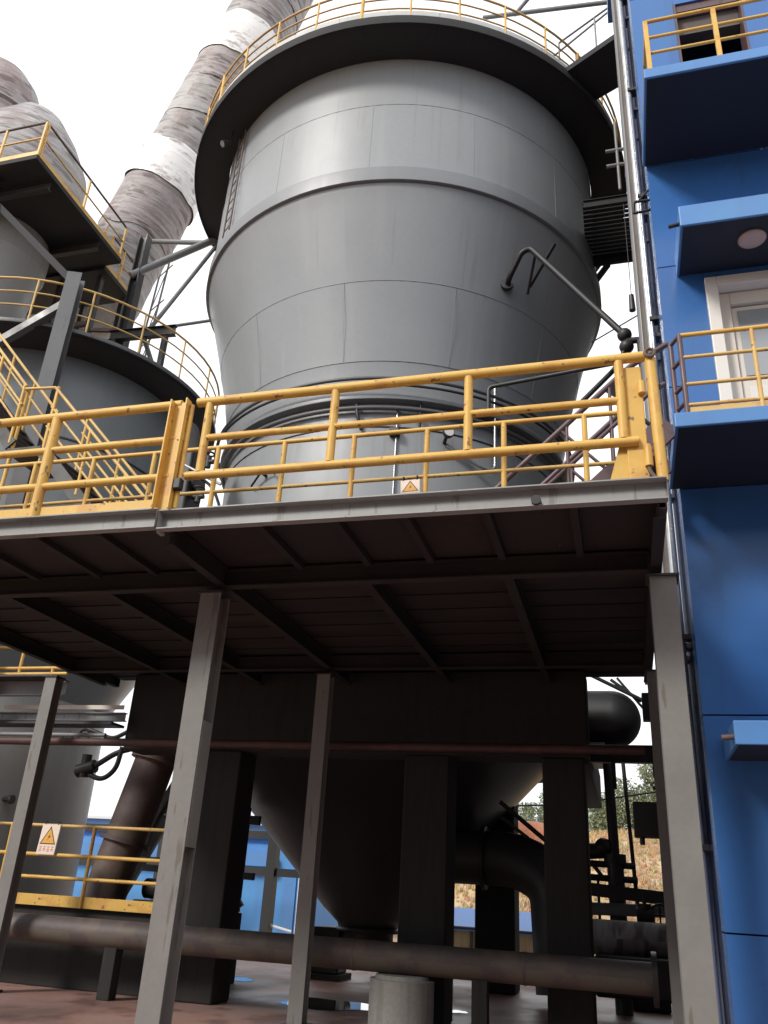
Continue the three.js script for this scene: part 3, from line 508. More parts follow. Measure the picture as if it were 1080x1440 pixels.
// ---------------------------------------------------------------- the blue building
{
  const b = thing('blue_building', 'tall blue building with balconies and doors on the right', 'building', [4, 0, -10]);
  const put = (n, g, m, l) => part(b, n, g, m, l), X0 = 0.8, X1 = 9, ZF = -8.8, ZB = -9.16;
  const ys = [0, 1.45, 3.38, 5.87, 7.21, 9.0, 10.74, 14.2, 17.5];
  for (let i = 0; i < ys.length - 1; i++) { // facade courses with open joints, cut around the two doors
    const y0 = ys[i] + 0.008, y1 = ys[i + 1] - 0.008, door = i === 3 || i === 4 ? [1.33, 2.75] : i === 6 ? [1.4, 2.33] : null;
    const top = i === 4 ? 8.71 : i === 6 ? 13.9 : y1;
    if (!door) put('wall_panel', box(X0, X1, y0, y1, ZB, ZF), M.blue);
    else {
      put('wall_panel', box(X0, door[0] - 0.002, y0, y1, ZB, ZF), M.blue); put('wall_panel', box(door[1] + 0.002, X1, y0, y1, ZB, ZF), M.blue);
      if (top < y1) put('wall_panel', box(door[0], door[1], top + 0.002, y1, ZB, ZF), M.blue);
    }
  }
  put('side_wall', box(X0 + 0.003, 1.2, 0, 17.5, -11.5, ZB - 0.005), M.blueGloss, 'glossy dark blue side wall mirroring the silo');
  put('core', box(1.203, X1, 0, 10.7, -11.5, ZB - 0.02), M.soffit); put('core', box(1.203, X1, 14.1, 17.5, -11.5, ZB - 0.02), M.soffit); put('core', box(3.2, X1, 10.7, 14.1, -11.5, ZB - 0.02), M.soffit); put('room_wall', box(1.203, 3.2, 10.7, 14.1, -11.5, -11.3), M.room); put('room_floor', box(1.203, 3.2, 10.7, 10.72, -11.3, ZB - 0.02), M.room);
  put('added_shade_wing', box(2.0, 12, 0, 27, -30, -11.503), M.slate);  // unseen wing with its roof, added to darken the right flank of the silo
  put('roof', box(0.6, 9.2, 17.503, 17.8, -11.5, -8.5), M.blueTrim); put('roof', box(1.95, 12.1, 27, 27.3, -30.1, -11.45), M.blueTrim);
  // balconies and canopies
  const slab = (n, x0, x1, y0, y1, zf, l) => { const s = put(n, rbox(x0, x1, y0, y1, ZF + 0.002, zf, 0.012), M.blueTrim, l); part(s, 'soffit', box(x0 + 0.03, x1 - 0.03, y0 - 0.006, y0 - 0.002, ZF + 0.02, zf - 0.03), M.soffit); return s; };  // near-black sheet below each slab stands in for the shade there
  slab('balcony', 0.69, 8.8, 5.87, 6.03, -7.4, 'blue concrete balcony at platform level'); slab('balcony', 0.75, 8.8, 10.74, 10.9, -7.4, 'upper blue concrete balcony');
  const c1 = slab('canopy', 1.02, 3.4, 8.82, 9.12, -7.9, 'blue canopy slab over the white door'); slab('canopy', 0.96, 4, 2.95, 3.16, -7.9, 'low blue canopy slab');
  put('drain_spout', cyl(V(0.9, 8.9, -7.98), V(1.03, 8.92, -7.98), 0.025), M.black); put('drain_spout', cyl(V(0.86, 3.02, -7.98), V(0.97, 3.03, -7.98), 0.025), M.brownPipe);
  // white door
  const d = put('door', rbox(1.62, 2.48, 6.06, 8.36, -9.0, -8.95, 0.006), M.cream, 'white door with glazed upper half');
  part(d, 'pane', box(1.68, 2.43, 7.36, 8.3, -8.948, -8.94), M.glass); part(d, 'panel', rbox(1.7, 2.4, 6.2, 7.2, -8.949, -8.935, 0.006), M.white);
  const f = put('door_frame', merge([rbox(1.33, 1.47, 6.03, 8.71, -8.95, -8.74, 0.01), rbox(2.61, 2.75, 6.03, 8.71, -8.95, -8.74, 0.01), rbox(1.471, 2.609, 8.57, 8.71, -8.95, -8.74, 0.01)]), M.white);
  part(f, 'inner_frame', merge([rbox(1.475, 1.61, 6.03, 8.56, -9.1, -8.9, 0.008), rbox(2.49, 2.605, 6.03, 8.56, -9.1, -8.9, 0.008), rbox(1.612, 2.488, 8.38, 8.56, -9.1, -8.9, 0.008)]), M.cream);
  put('door_backing', box(1.33, 2.75, 6.03, 8.7, ZB - 0.015, ZB + 0.02), M.room);
  const o = put('opening_frame', merge([box(1.4, 1.43, 10.9, 13.9, -9.1, -8.79), box(2.3, 2.33, 10.9, 13.9, -9.1, -8.79), box(1.431, 2.299, 13.75, 13.9, -9.1, -8.83)]), M.maroon);
  part(o, 'lintel', box(1.435, 2.295, 13.4, 13.74, -9.12, -8.95), M.duskPipe);
  const lamp = thing('ceiling_lamp', 'round dusty pink lamp disc under the blue canopy', 'lamp', [1.83, 8.7, -8.26]);
  part(lamp, 'diffuser', new THREE.SphereGeometry(0.155, 28, 10, 0, 6.2832, 1.571, 1.571).scale(1, 0.35, 1).translate(1.83, 8.8, -8.26), M.lampDisc); part(lamp, 'base_ring', cyl(V(1.83, 8.795, -8.26), V(1.83, 8.813, -8.26), 0.165, 0.165, 28), M.duskPipe);
  // balcony railings
  const r1 = thing('balcony_rail', 'pale yellow balcony railing with maroon corner posts beside the white door', 'railing', [3, 6.03, -7.43]);
  part(r1, 'top_rail', cyl(V(0.82, 6.95, -7.43), V(8.7, 6.95, -7.43), 0.024), M.yellow); for (const y of [6.68, 6.36, 6.12]) part(r1, 'mid_rail', cyl(V(0.82, y, -7.43), V(8.7, y, -7.43), 0.02, 0.02, 10), M.paleYellow);
  part(r1, 'toe_board', box(0.82, 8.7, 6.032, 6.09, -7.435, -7.425), M.paleYellow);
  for (let k = 0; k < 10; k++) part(r1, 'post', cyl(V(1.5 + k * 0.74, 6.03, -7.43), V(1.5 + k * 0.74, 6.95, -7.43), 0.022), M.paleYellow);
  for (const [x, z] of [[0.82, -7.43], [0.74, -7.58]]) part(r1, 'corner_post', cyl(V(x, 6.03, z), V(x, 6.96, z), 0.026), M.maroon, 'maroon corner post');
  for (const y of [6.95, 6.66, 6.36, 6.16]) part(r1, 'return_rail', cyl(V(0.82, y, -7.43), V(0.73, y - 0.01, -7.6), 0.022), M.maroon);
  const r2 = thing('upper_balcony_rail', 'yellow railing on the upper blue balcony', 'railing', [3, 10.9, -7.43]);
  part(r2, 'top_rail', cyl(V(0.85, 11.77, -7.43), V(8.7, 11.77, -7.43), 0.024), M.yellow); for (const y of [11.47, 11.19]) part(r2, 'mid_rail', cyl(V(0.85, y, -7.43), V(8.7, y, -7.43), 0.02), M.yellow);
  for (let k = 0; k < 10; k++) part(r2, 'post', rbox(0.83 + k * 0.8 - 0.028, 0.83 + k * 0.8 + 0.028, 10.9, 11.78, -7.46, -7.41, 0.006), M.yellow);
  part(r2, 'return_rail', cyl(V(0.84, 11.77, -7.43), V(0.84, 11.77, -8.8), 0.024), M.yellow);
  // risers up the side wall
  [[-9.62, 0.055, M.zinc, 'pale galvanised riser pipe nearest the blue wall corner'], [-10.02, 0.07, M.duskPipe, 'brownish riser pipe in the middle of the three on the side wall'], [-10.6, 0.075, M.greyPipe, 'grey riser pipe furthest back on the blue side wall']].forEach(([z, r, m, l], k) => {
    const t = thing('riser_pipe', l, 'pipe', [0.72, 0, z], 'riser pipes on the blue side wall');
    part(t, 'pipe', sweep([V(0.715, 0, z), V(0.715 - 0.02 * k, 6, z), V(0.715, 17.4, z)], r, 0.5), m); for (let j = 1; j < 8; j++) part(t, 'clip', rbox(0.7, 0.803, j * 2.2 - 0.03, j * 2.2 + 0.03, z - r - 0.02, z + r + 0.02, 0.006), M.darkSteel);
  });
  const cb = thing('wall_bracket', 'small black bracket on the blue building corner below upper balcony', 'bracket', [0.7, 9.9, -8.7]);
  part(cb, 'arm', sweep([V(0.82, 10.25, -8.9), V(0.6, 10.25, -8.9), V(0.58, 10.05, -8.9), V(0.82, 10.08, -8.9)], 0.02, 0.04, 8), M.black); part(cb, 'stay', cyl(V(0.82, 10.45, -8.9), V(0.66, 10.26, -8.9), 0.014), M.black);
}

// ---------------------------------------------------------------- bridges between the silo and the building
{
  const t = thing('top_bridge', 'dark sloping footbridge from silo top to the blue building', 'bridge', [1, 19, -13.6]);
  const sh = new THREE.Shape([[-0.55, 13.73], [2.2, 12.23], [2.2, 13.64], [0.14, 14.6]].map(([x, z]) => new THREE.Vector2(x, z)));
  const g = new THREE.ExtrudeGeometry(sh, { depth: 0.16, bevelEnabled: false }).rotateX(-Math.PI / 2).translate(0, 19.03, 0); part(t, 'deck', uvBox(g), M.walkway);
  part(t, 'handrail', cyl(V(-0.44, 20.2, -13.7), V(2.1, 20.2, -12.3), 0.025), M.greyPipe); for (const k of [0, 0.33, 0.66, 1]) part(t, 'post', cyl(V(-0.44 + 2.54 * k, 19.19, -13.7 + 1.4 * k), V(-0.44 + 2.54 * k, 20.2, -13.7 + 1.4 * k), 0.02), M.greyPipe);
  const l = thing('lower_bridge', 'dark slatted landing between the silo side and the blue building', 'bridge', [1, 15.9, -15.7]);
  for (const z of [-14.72, -16.66]) part(l, 'edge_beam', prism(iSec(0.1, 0.22), V(-0.1, 16.0, z), V(2.0, 16.0, z)), M.walkway);
  for (let k = 0; k < 14; k++) part(l, 'slat', box(-0.12, 1.98, 16.112, 16.135, -14.75 - k * 0.138 - 0.1, -14.75 - k * 0.138), M.walkway);
  part(l, 'knee_brace', prism(rSec(0.12, 0.12), V(-0.25, 14.9, -16.6), V(0.4, 15.88, -16.66)), M.walkway); part(l, 'cladding', box(-0.1, 1.99, 16.14, 17.2, -16.72, -16.7), M.walkway);
  const bar = (a, b, r, l2, n = 'strut') => solo(n, l2, 'strut', cyl(a, b, r, r, 10), M.greyPipe);
  bar(V(-2.3, 22.0, -13.9), V(2.1, 21.4, -13.9), 0.055, 'long level grey strut above the silo top running to the building'); bar(V(-1.5, 21.85, -13.9), V(-0.5, 23.3, -13.9), 0.05, 'short slanting grey strut rising above the silo railing'); bar(V(1.0, 21.45, -13.9), V(-0.75, 19.9, -13.9), 0.025, 'thin diagonal stay between level strut and bridge');
  const p = thing('cable_bracket', 'small grey cross-arm bracket between silo top and building', 'bracket', [0.75, 14.5, -12.6]);
  part(p, 'pole', cyl(V(0.62, 14.2, -12.6), V(0.62, 16.0, -12.6), 0.03), M.greyPipe); for (const y of [15.25, 14.85]) part(p, 'arm', cyl(V(0.4, y, -12.6), V(0.95, y, -12.6), 0.035), M.greyPipe); part(p, 'mount', rbox(0.82, 1.0, 14.0, 16.2, -12.66, -12.5, 0.01), M.paleYellow);
  solo('hanging_weight', 'small dark weight hanging on a thin line right of the silo', 'weight', merge([cyl(V(0.68, 11.6, -13), V(0.68, 11.95, -13), 0.06, 0.045), cyl(V(0.68, 11.95, -13), V(0.68, 14.2, -13), 0.008, 0.008, 6)]), M.darkSteel); solo('guy_wire', 'thin dark wire between the silo side and the blue building', 'wire', cyl(V(-0.1, 13.0, -15.8), V(2.0, 13.35, -14.6), 0.016, 0.016, 6), M.black);
}

// ---------------------------------------------------------------- left silo, cyclone, ducts
const LX = -13.1, LZ = -15.1;
{
  const t = thing('small_silo', 'smaller dark grey round silo on the left with railed roof', 'silo', [LX, 0, LZ]);
  const L = (n, p, m, s = 96) => part(t, n, lathe(p, LX, LZ, s), m);
  L('shell', [[2.95, 5.6], [2.95, 9.98], [2.96, 10.0], [2.95, 12.0]], M.leftSilo); L('weld_seam', [[2.95, 9.96], [2.965, 9.97], [2.965, 10.01], [2.95, 10.02]], M.siloDark); L('cone', [[2.44, 4.7], [2.95, 5.6]], M.leftSilo); L('skirt', [[2.44, 0], [2.44, 4.7]], M.pale);
  L('roof_deck', [[2.9, 11.98], [3.8, 11.98], [3.8, 12.13], [3.76, 12.14], [0.01, 12.35]], M.walkway); L('rim', [[3.801, 12.06], [3.82, 12.06], [3.82, 12.15], [3.801, 12.15]], M.slate);
  for (const [y, r, n] of [[13.25, 0.026, 'top_rail'], [12.9, 0.018, 'mid_rail'], [12.55, 0.018, 'mid_rail']]) part(t, n, torus(LX, y, LZ, 3.75, r, 6.28319, 0, 64), M.paleYellow);
  for (let k = 0; k < 20; k++) { const a = k / 20 * 6.28319 + 0.1, x = LX + 3.75 * Math.sin(a), z = LZ + 3.75 * Math.cos(a); part(t, 'post', cyl(V(x, 12.16, z), V(x, 13.25, z), 0.022, 0.022, 8), M.paleYellow); }
  for (const [x, y, z] of [[-11.05, 2.75, -13.75], [-10.85, 1.75, -14.1]]) { part(t, 'port', cyl(V(x - 0.25, y, z), V(x + 0.12, y, z + 0.02), 0.04, 0.04, 10), M.black); part(t, 'port_flange', cyl(V(x + 0.12, y, z + 0.02), V(x + 0.17, y, z + 0.02), 0.08, 0.08, 12), M.black); }
  const h = thing('hoist_frame', 'dark steel hoist frame standing on the small silo roof', 'frame', [-11.9, 12.2, -16]);
  part(h, 'beam', prism(iSec(0.16, 0.3), V(-12.6, 14.72, -15.55), V(-10.75, 14.8, -15.75)), M.darkSteel);
  for (const k of [0.08, 0.86]) { const x = -12.6 + 1.85 * k, z = -15.55 - 0.2 * k; part(h, 'leg', prism(rSec(0.13, 0.13), V(x, 12.2, z), V(x, 14.6, z), V(1, 0, 0)), M.darkSteel); part(h, 'brace', prism(rSec(0.1, 0.1), V(x - 0.08, 13.5, z + 0.06), V(x - 0.6, 14.6, z + 0.06)), M.darkSteel); part(h, 'brace', prism(rSec(0.1, 0.1), V(x, 12.9, z), V(x + 0.35, 12.3, z)), M.darkSteel); }
}
{ // cyclone with its lagged head, standing above the small silo
  const cx = -15.5, cz = -13.9, t = thing('cyclone', 'pale grey cyclone cone with lagged brown head at upper left', 'cyclone', [cx, 12.5, cz]);
  part(t, 'cone', lathe([[0.6, 12.35], [0.8, 13.1], [1.28, 16.1], [1.3, 16.2]], cx, cz, 64), M.pale); part(t, 'barrel', lathe([[1.3, 16.2], [1.33, 16.22], [1.33, 17.2]], cx, cz, 64), M.pale);
  part(t, 'lagged_head', lathe([[1.72, 17.2], [1.8, 17.8], [1.76, 18.4], [1.82, 19.0], [1.75, 19.7], [1.35, 20.6], [0.8, 21.5], [0.3, 21.9]], cx, cz, 64), M.clad, 'dirty brown lagged head');
  part(t, 'outlet_elbow', sweep([V(-16.45, 19.8, -13.3), V(-16.45, 22.5, -13.3), V(-21, 22.7, -13.3)], 1.2, 1.5, 40), M.cladRed, 'reddish brown lagged elbow');
  part(t, 'lagging_band', torus(-16.45, 21.1, -13.3, 1.22, 0.06, 6.28319, 0, 48), M.clad);
}
{ // main riser duct, lagged in sections
  const a = V(-15.45, 19.2, -18.4), b = V(-10.95, 33.2, -18.6), t = thing('riser_duct', 'huge dirty lagged duct rising steeply behind the silo top', 'duct', [-15.3, 19, -18.4]);
  const P = (k) => a.clone().lerp(b, k), cut = [0, 0.13, 0.27, 0.36, 0.47, 0.58, 0.68, 0.78, 0.9, 1.0];
  part(t, 'inner_duct', cyl(P(0), P(1), 1.17, 1.17, 48), M.clad);
  for (let i = 0; i < cut.length - 1; i++) { const w = i === 2 || i === 6; part(t, w ? 'foil_section' : 'lagging_section', ragged(P(cut[i] - (w ? 0.01 : 0.004)), P(cut[i + 1] + (w ? 0.01 : 0.004)), w ? 1.31 : 1.23 + 0.02 * (i % 3), 20 + i * 7), w ? M.foil : i % 4 === 1 ? M.cladRed : M.clad, w ? 'bright bare foil section of the duct' : undefined); }
  part(t, 'elbow', sweep([P(0.99), V(-10.5, 34.6, -18.6), V(-9.6, 36.5, -18.6), V(-7, 37.5, -18.6)], 1.24, 1.4, 40), M.clad);
  part(t, 'foot_elbow', sweep([P(0.02), V(-15.55, 18.6, -18.4), V(-18.5, 18.0, -18.2)], 1.24, 1.2, 40), M.clad);
}
{ // railed platform round the cyclone
  const t = thing('high_platform', 'dark high platform with yellow railing around the cyclone at upper left', 'platform', [-15, 17, -13.4]);
  part(t, 'deck', rbox(-18.5, -12.6, 17.0, 17.14, -15.3, -11.57, 0.01), M.walkway); part(t, 'side_platform', rbox(-18.5, -13.1, 16.9, 17.04, -16.7, -15.303, 0.01), M.walkway);
  for (const z of [-12.3, -14.4]) part(t, 'joist', prism(iSec(0.14, 0.26), V(-18.4, 16.86, z), V(-12.7, 16.86, z)), M.darkSteel);
  part(t, 'brace', prism(rSec(0.15, 0.15), V(-10.75, 13.1, -11.75), V(-14.6, 17.0, -12.1)), M.walkway); part(t, 'brace', prism(rSec(0.16, 0.16), V(-10.7, 12.6, -11.75), V(-12.6, 11.2, -11.5)), M.slate); part(t, 'brace', prism(rSec(0.14, 0.14), V(-14.0, 17, -11.9), V(-12.4, 9.5, -10.6)), M.darkSteel);
  const seg = (p, q, n) => {
    for (const [dy, r, m, nm] of [[1.12, 0.03, M.yellow, 'top_rail'], [0.6, 0.022, M.yellow, 'mid_rail']]) part(t, nm, cyl(p.clone().setY(p.y + dy), q.clone().setY(q.y + dy), r, r, 10), dy > 1 ? M.brownPipe : m);
    part(t, 'toe_board', prism(rSec(0.012, 0.16), p.clone().setY(p.y + 0.09), q.clone().setY(q.y + 0.09)), M.yellow);
    for (let i = 0; i <= n; i++) { const c = p.clone().lerp(q, i / n); part(t, 'post', prism(rSec(0.05, 0.05), c, c.clone().setY(c.y + 1.12), V(1, 0, 0)), M.yellow); }
  };
  seg(V(-18.4, 17.14, -11.62), V(-12.65, 17.14, -11.62), 5); seg(V(-12.65, 17.14, -11.7), V(-12.65, 17.14, -15.25), 2); seg(V(-13.14, 17.04, -15.4), V(-13.14, 17.04, -16.65), 2);
  const sf = thing('service_frame', 'dark brown service frame and box between high platform and small silo roof', 'frame', [-13.4, 12.3, -15.6]);
  for (const [x, z] of [[-14.6, -15.5], [-13.3, -15.5], [-14.6, -16.6], [-13.3, -16.6]]) part(sf, 'post', prism(rSec(0.14, 0.14), V(x, 12.3, z), V(x, 16.85, z), V(1, 0, 0)), M.darkSteel);
  for (const y of [13.2, 14.1, 15.2]) part(sf, 'girt', prism(rSec(0.1, 0.14), V(-14.6, y, -15.48), V(-13.3, y, -15.48)), M.brownPipe); part(sf, 'box', rbox(-14.5, -13.4, 12.9, 14.7, -16.5, -15.6, 0.03), M.darkSteel); part(sf, 'panel', rbox(-13.1, -12.7, 12.5, 13.6, -15.7, -15.4, 0.02), M.brownPipe); part(sf, 'girt', prism(rSec(0.08, 0.1), V(-13.3, 15.0, -15.5), V(-12.5, 15.0, -15.7)), M.brownPipe);
  const l = thing('access_ladder', 'yellow caged ladder stub behind the high platform end', 'ladder', [-13.3, 17.1, -15.2]);
  for (const x of [-13.6, -13.15]) part(l, 'stile', cyl(V(x, 17.14, -15.1), V(x, 18.2, -15.1), 0.025), M.yellow); for (let k = 0; k < 4; k++) part(l, 'rung', cyl(V(-13.6, 17.3 + k * 0.25, -15.1), V(-13.15, 17.3 + k * 0.25, -15.1), 0.016), M.yellow);
  const c = thing('steel_stanchion', 'grey steel stanchion in front of the small silo', 'post', [-10.66, 0, -11.68]);
  part(c, 'shaft', prism(iSec(0.3, 0.3, 0.025, 0.02), V(-10.66, 0, -11.68), V(-10.66, 13.2, -11.68), V(0.4, 0, 1)), M.slate); part(c, 'base_plate', box(-10.95, -10.37, 0.004, 0.04, -11.97, -11.39), M.darkSteel);
  solo('brown_stanchion', 'dark brown steel stanchion rising beside the lagged duct', 'post', prism(iSec(0.26, 0.26, 0.03, 0.03), V(-12.4, 12.3, -15.85), V(-12.4, 18.4, -15.85), V(1, 0, 0)), M.darkSteel);
  const st = (p, q, r, label) => solo('tie_strut', label, 'strut', cyl(p, q, r, r, 12), M.greyPipe);
  st(V(-12.5, 16.9, -15.7), V(-10.75, 19.0, -16.9), 0.11, 'thick slanting grey strut from brown stanchion to silo walkway'); st(V(-11.85, 15.2, -16.1), V(-10.7, 18.85, -16.95), 0.06, 'thin steep grey strut from hoist frame to silo walkway'); st(V(-12.0, 15.15, -16.0), V(-9.3, 16.15, -17.1), 0.045, 'thin nearly level strut from hoist frame to silo side'); st(V(-13.9, 20.3, -17.8), V(-10.8, 19.1, -17.2), 0.08, 'level grey strut from lagged duct to silo walkway');
}
{ // thin lattice mast behind
  const t = thing('lattice_mast', 'thin lattice mast standing between the small silo and the duct', 'mast', [-15.2, 0, -20]);
  const at = (k, s) => V(-15.3 + s * 0.5 + k * 0.55, 12 + k * 12, -20.2 + s * 0.3);
  for (const s of [0, 1]) part(t, 'stile', cyl(at(-1, s), at(1, s), 0.035, 0.035, 8), M.greyPipe);
  for (let k = -4; k < 8; k++) { part(t, 'rung', cyl(at(k / 8, 0), at(k / 8, 1.6), 0.022, 0.022, 6), M.greyPipe); part(t, 'lacing', cyl(at(k / 8, 0), at((k + 1) / 8, 1), 0.018, 0.018, 6), M.greyPipe); }
}
// ---------------------------------------------------------------- yellow stair on the left
{
  const t = thing('yellow_stair', 'two-flight steel stair with thin yellow railings at left of the platform', 'stair', [-8, 4.84, -9.4]);
  const fl = (p, q, n, dz) => { // one flight between stringer ends p (top) and q (bottom)
    for (const z of [-9.0, -9.0 - dz]) {
      const w = (v, dy) => V(v.x, v.y + dy, z);
      part(t, 'stringer', prism(rSec(0.03, 0.2), w(p, 0), w(q, 0)), M.darkSteel);
      for (const dy of [1.05, 0.72, 0.38]) part(t, dy > 1 ? 'handrail' : 'mid_rail', cyl(w(p, dy), w(q, dy), dy > 1 ? 0.024 : 0.018, dy > 1 ? 0.024 : 0.018, 10), M.paleYellow);
      for (const k of [0.02, 0.34, 0.66, 0.98]) { const c = p.clone().lerp(q, k); part(t, 'baluster', cyl(w(c, 0), w(c, 1.05), 0.024, 0.024, 8), M.yellow); }
    }
    for (let k = 0; k < n; k++) { const c = p.clone().lerp(q, (k + 0.5) / n); part(t, 'tread', box(c.x - 0.13, c.x + 0.13, c.y - 0.012, c.y + 0.012, -9.0 - dz + 0.02, -9.02), M.darkSteel); }
  };
  fl(V(-8.04, 7.3, 0), V(-5.7, 4.86, 0), 12, 0.8); fl(V(-10.4, 9.35, 0), V(-8.6, 7.4, 0), 10, 0.8);
  part(t, 'landing', rbox(-8.62, -8.02, 7.25, 7.33, -9.85, -8.97, 0.01), M.darkSteel);
  for (const x of [-8.6, -8.04]) part(t, 'landing_post', cyl(V(x, 4.84, -9.05), V(x, 8.4, -9.05), 0.03), x < -8.3 ? M.yellow : M.paleYellow);
  part(t, 'landing_rail', cyl(V(-8.6, 8.4, -9.0), V(-8.04, 8.36, -9.0), 0.024), M.paleYellow);
  // dark machinery between the two silos
  const m = thing('damper_actuator', 'dark boxy actuator with valves between the two silos', 'machine', [-7.4, 8.0, -12.5]);
  part(m, 'body', rbox(-8.4, -7.75, 7.95, 9.3, -13.3, -12.7, 0.05), M.black); part(m, 'duct', cyl(V(-8.1, 9.2, -13.1), V(-8.5, 10.1, -13.4), 0.35, 0.35, 18), M.darkSteel); part(m, 'flange', cyl(V(-7.76, 8.7, -13), V(-7.68, 8.7, -13), 0.25, 0.25, 16), M.darkSteel);
  for (const [x, y] of [[-7.6, 8.2], [-7.95, 7.75], [-7.5, 8.95]]) { part(m, 'valve', merge([cyl(V(x, y, -12.9), V(x, y + 0.25, -12.9), 0.06), cyl(V(x - 0.12, y + 0.12, -12.9), V(x + 0.12, y + 0.12, -12.9), 0.05)]), M.black); part(m, 'handwheel', new THREE.TorusGeometry(0.1, 0.02, 6, 16).rotateX(1.57).translate(x, y + 0.3, -12.9), M.darkSteel); }
  part(m, 'hose', sweep([V(-7.7, 8.8, -12.9), V(-7.3, 8.5, -12.9), V(-7.1, 8.0, -13), V(-7.4, 7.5, -13)], 0.03, 0.2), M.black); part(m, 'rod', cyl(V(-8.0, 9.0, -12.7), V(-7.1, 8.5, -12.8), 0.03), M.zinc);
}

// ---------------------------------------------------------------- lower left: raised floor, railing, pipes
{
  solo('raised_floor', 'raised concrete floor behind the low yellow railing on the left', 'floor', rbox(-16, -6.7, 0, 1.1, -15.2, -12.55, 0.02), M.concrete);
  const t = thing('low_rail', 'low yellow railing with wide toe board at lower left', 'railing', [-9, 1.1, -12.45]);
  rail(t, 'top_rail', -12, -6.5, 2.27, -12.45, 0.026, M.paleYellow); rail(t, 'mid_rail', -12, -6.5, 1.84, -12.45, 0.03, M.yellow); rail(t, 'mid_rail', -12, -6.5, 1.5, -12.45, 0.028, M.yellow);
  part(t, 'toe_board', box(-12, -6.5, 1.1, 1.26, -12.47, -12.46), M.yellow); for (const x of [-11.2, -9.75, -8.2, -6.75]) part(t, 'post', cyl(V(x, 1.1, -12.45), V(x, 2.27, -12.45), 0.03, 0.03, 10), M.yellow);
  const s = sign(-8.98, 1.83, -12.38, 0.34, 0.46, 0, 'pinkish warning sign hung on the low yellow railing at lower left'); s.rotation.x = -0.08;
  const b = thing('back_gantry', 'grey beam gantry with yellow rails seen behind the back left post', 'gantry', [-10.2, 4.3, -12.0]);
  part(b, 'beam', prism(iSec(0.14, 0.23), V(-14, 4.4, -12), V(-8.95, 4.4, -12)), M.greyPipe); part(b, 'deck', box(-14, -9.0, 4.522, 4.55, -12.1, -11.6), M.darkSteel);
  for (const [y, x] of [[5.13, -9.95], [4.76, -9.0], [4.66, -9.0]]) part(b, 'rail', cyl(V(-14, y, -12), V(x, y, -12), 0.028), M.yellow); for (const [x, y] of [[-9.97, 5.14], [-11.2, 5.14], [-9.3, 4.78]]) part(b, 'post', cyl(V(x, 4.55, -12), V(x, y, -12), 0.028), M.yellow);
  part(b, 'lower_beam', prism(iSec(0.1, 0.14), V(-12.5, 4.0, -12.35), V(-7.95, 4.0, -12.35)), M.greyPipe); part(b, 'toe_board', box(-10.4, -8.02, 4.13, 4.2, -12.37, -12.35), M.cream); part(b, 'soffit_plate', box(-14, -8.1, 3.86, 3.9, -12.6, -12.2), M.darkSteel);
  const p = thing('slanting_chute', 'thick brown slanting chute pipe behind the low yellow railing', 'chute', [-8.3, 1.1, -13.7]);
  part(p, 'pipe', cyl(V(-8.55, 1.1, -13.55), V(-7.95, 4.4, -13.9), 0.36, 0.36, 28), M.brownPipe); for (const k of [0.3, 0.72]) part(p, 'flange', cyl(V(-8.55, 1.1, -13.55).lerp(V(-7.95, 4.4, -13.9), k), V(-8.55, 1.1, -13.55).lerp(V(-7.95, 4.4, -13.9), k + 0.02), 0.44, 0.44, 28), M.brownPipe);
  const q = thing('slanting_conveyor', 'dark slanting conveyor truss next to the brown chute', 'conveyor', [-8.4, 1.1, -15]);
  part(q, 'beam', prism(iSec(0.18, 0.3), V(-9.0, 1.1, -14.6), V(-7.6, 4.3, -15)), M.darkSteel); part(q, 'edge_angle', prism(lSec(0.1), V(-8.75, 1.4, -14.2), V(-7.7, 3.8, -14.5)), M.zinc); for (let k = 0; k < 4; k++) part(q, 'lacing', cyl(V(-8.6 + k * 0.33, 1.9 + k * 0.75, -14.7), V(-8.15 + k * 0.33, 1.9 + k * 0.75, -14.7), 0.03), M.darkSteel);
  const v = thing('valve_cluster', 'black cluster of valves and bent pipes beside the left silo skirt', 'valve', [-9.7, 3.4, -14]);
  part(v, 'body', merge([cyl(V(-9.75, 3.3, -13.9), V(-9.4, 3.4, -13.9), 0.12), cyl(V(-9.6, 3.2, -13.9), V(-9.6, 3.6, -13.9), 0.09)]), M.black); part(v, 'pipe', sweep([V(-9.4, 3.4, -13.9), V(-9.0, 3.65, -13.9), V(-8.7, 3.75, -14)], 0.05), M.black); part(v, 'bent_pipe', sweep([V(-9.5, 3.25, -13.9), V(-9.2, 3.15, -13.9), V(-8.95, 3.35, -13.9), V(-8.9, 3.75, -13.9)], 0.045, 0.15), M.black);
  for (const [x, y] of [[-9.9, 3.85], [-9.55, 3.9]]) part(v, 'handwheel', new THREE.TorusGeometry(0.11, 0.025, 6, 16).translate(x, y, -13.6), M.black);
  part(v, 'pipe', sweep([V(-9.8, 4.1, -14), V(-9.2, 3.9, -14), V(-8.7, 4.15, -14)], 0.04), M.black);
  const y = thing('pump_set', 'small dark pump with pale pipes standing behind the low railing', 'pump', [-7.6, 1.1, -14]);
  part(y, 'motor', cyl(V(-8.0, 1.42, -14), V(-7.5, 1.42, -14), 0.16, 0.16, 18), M.darkSteel); part(y, 'casing', cyl(V(-7.5, 1.42, -14), V(-7.3, 1.42, -14), 0.24, 0.24, 20), M.black); part(y, 'base', box(-8.1, -7.2, 1.1, 1.24, -14.2, -13.8), M.darkSteel); for (const x of [-7.7, -7.55, -7.4]) part(y, 'pipe', cyl(V(x, 1.5, -14.2), V(x + 0.08, 2.2, -14.2), 0.025), M.zinc);
  const k2 = thing('catwalk_frame', 'black catwalk frame crossing behind the brown chute', 'frame', [-7.6, 1.1, -15.4]);
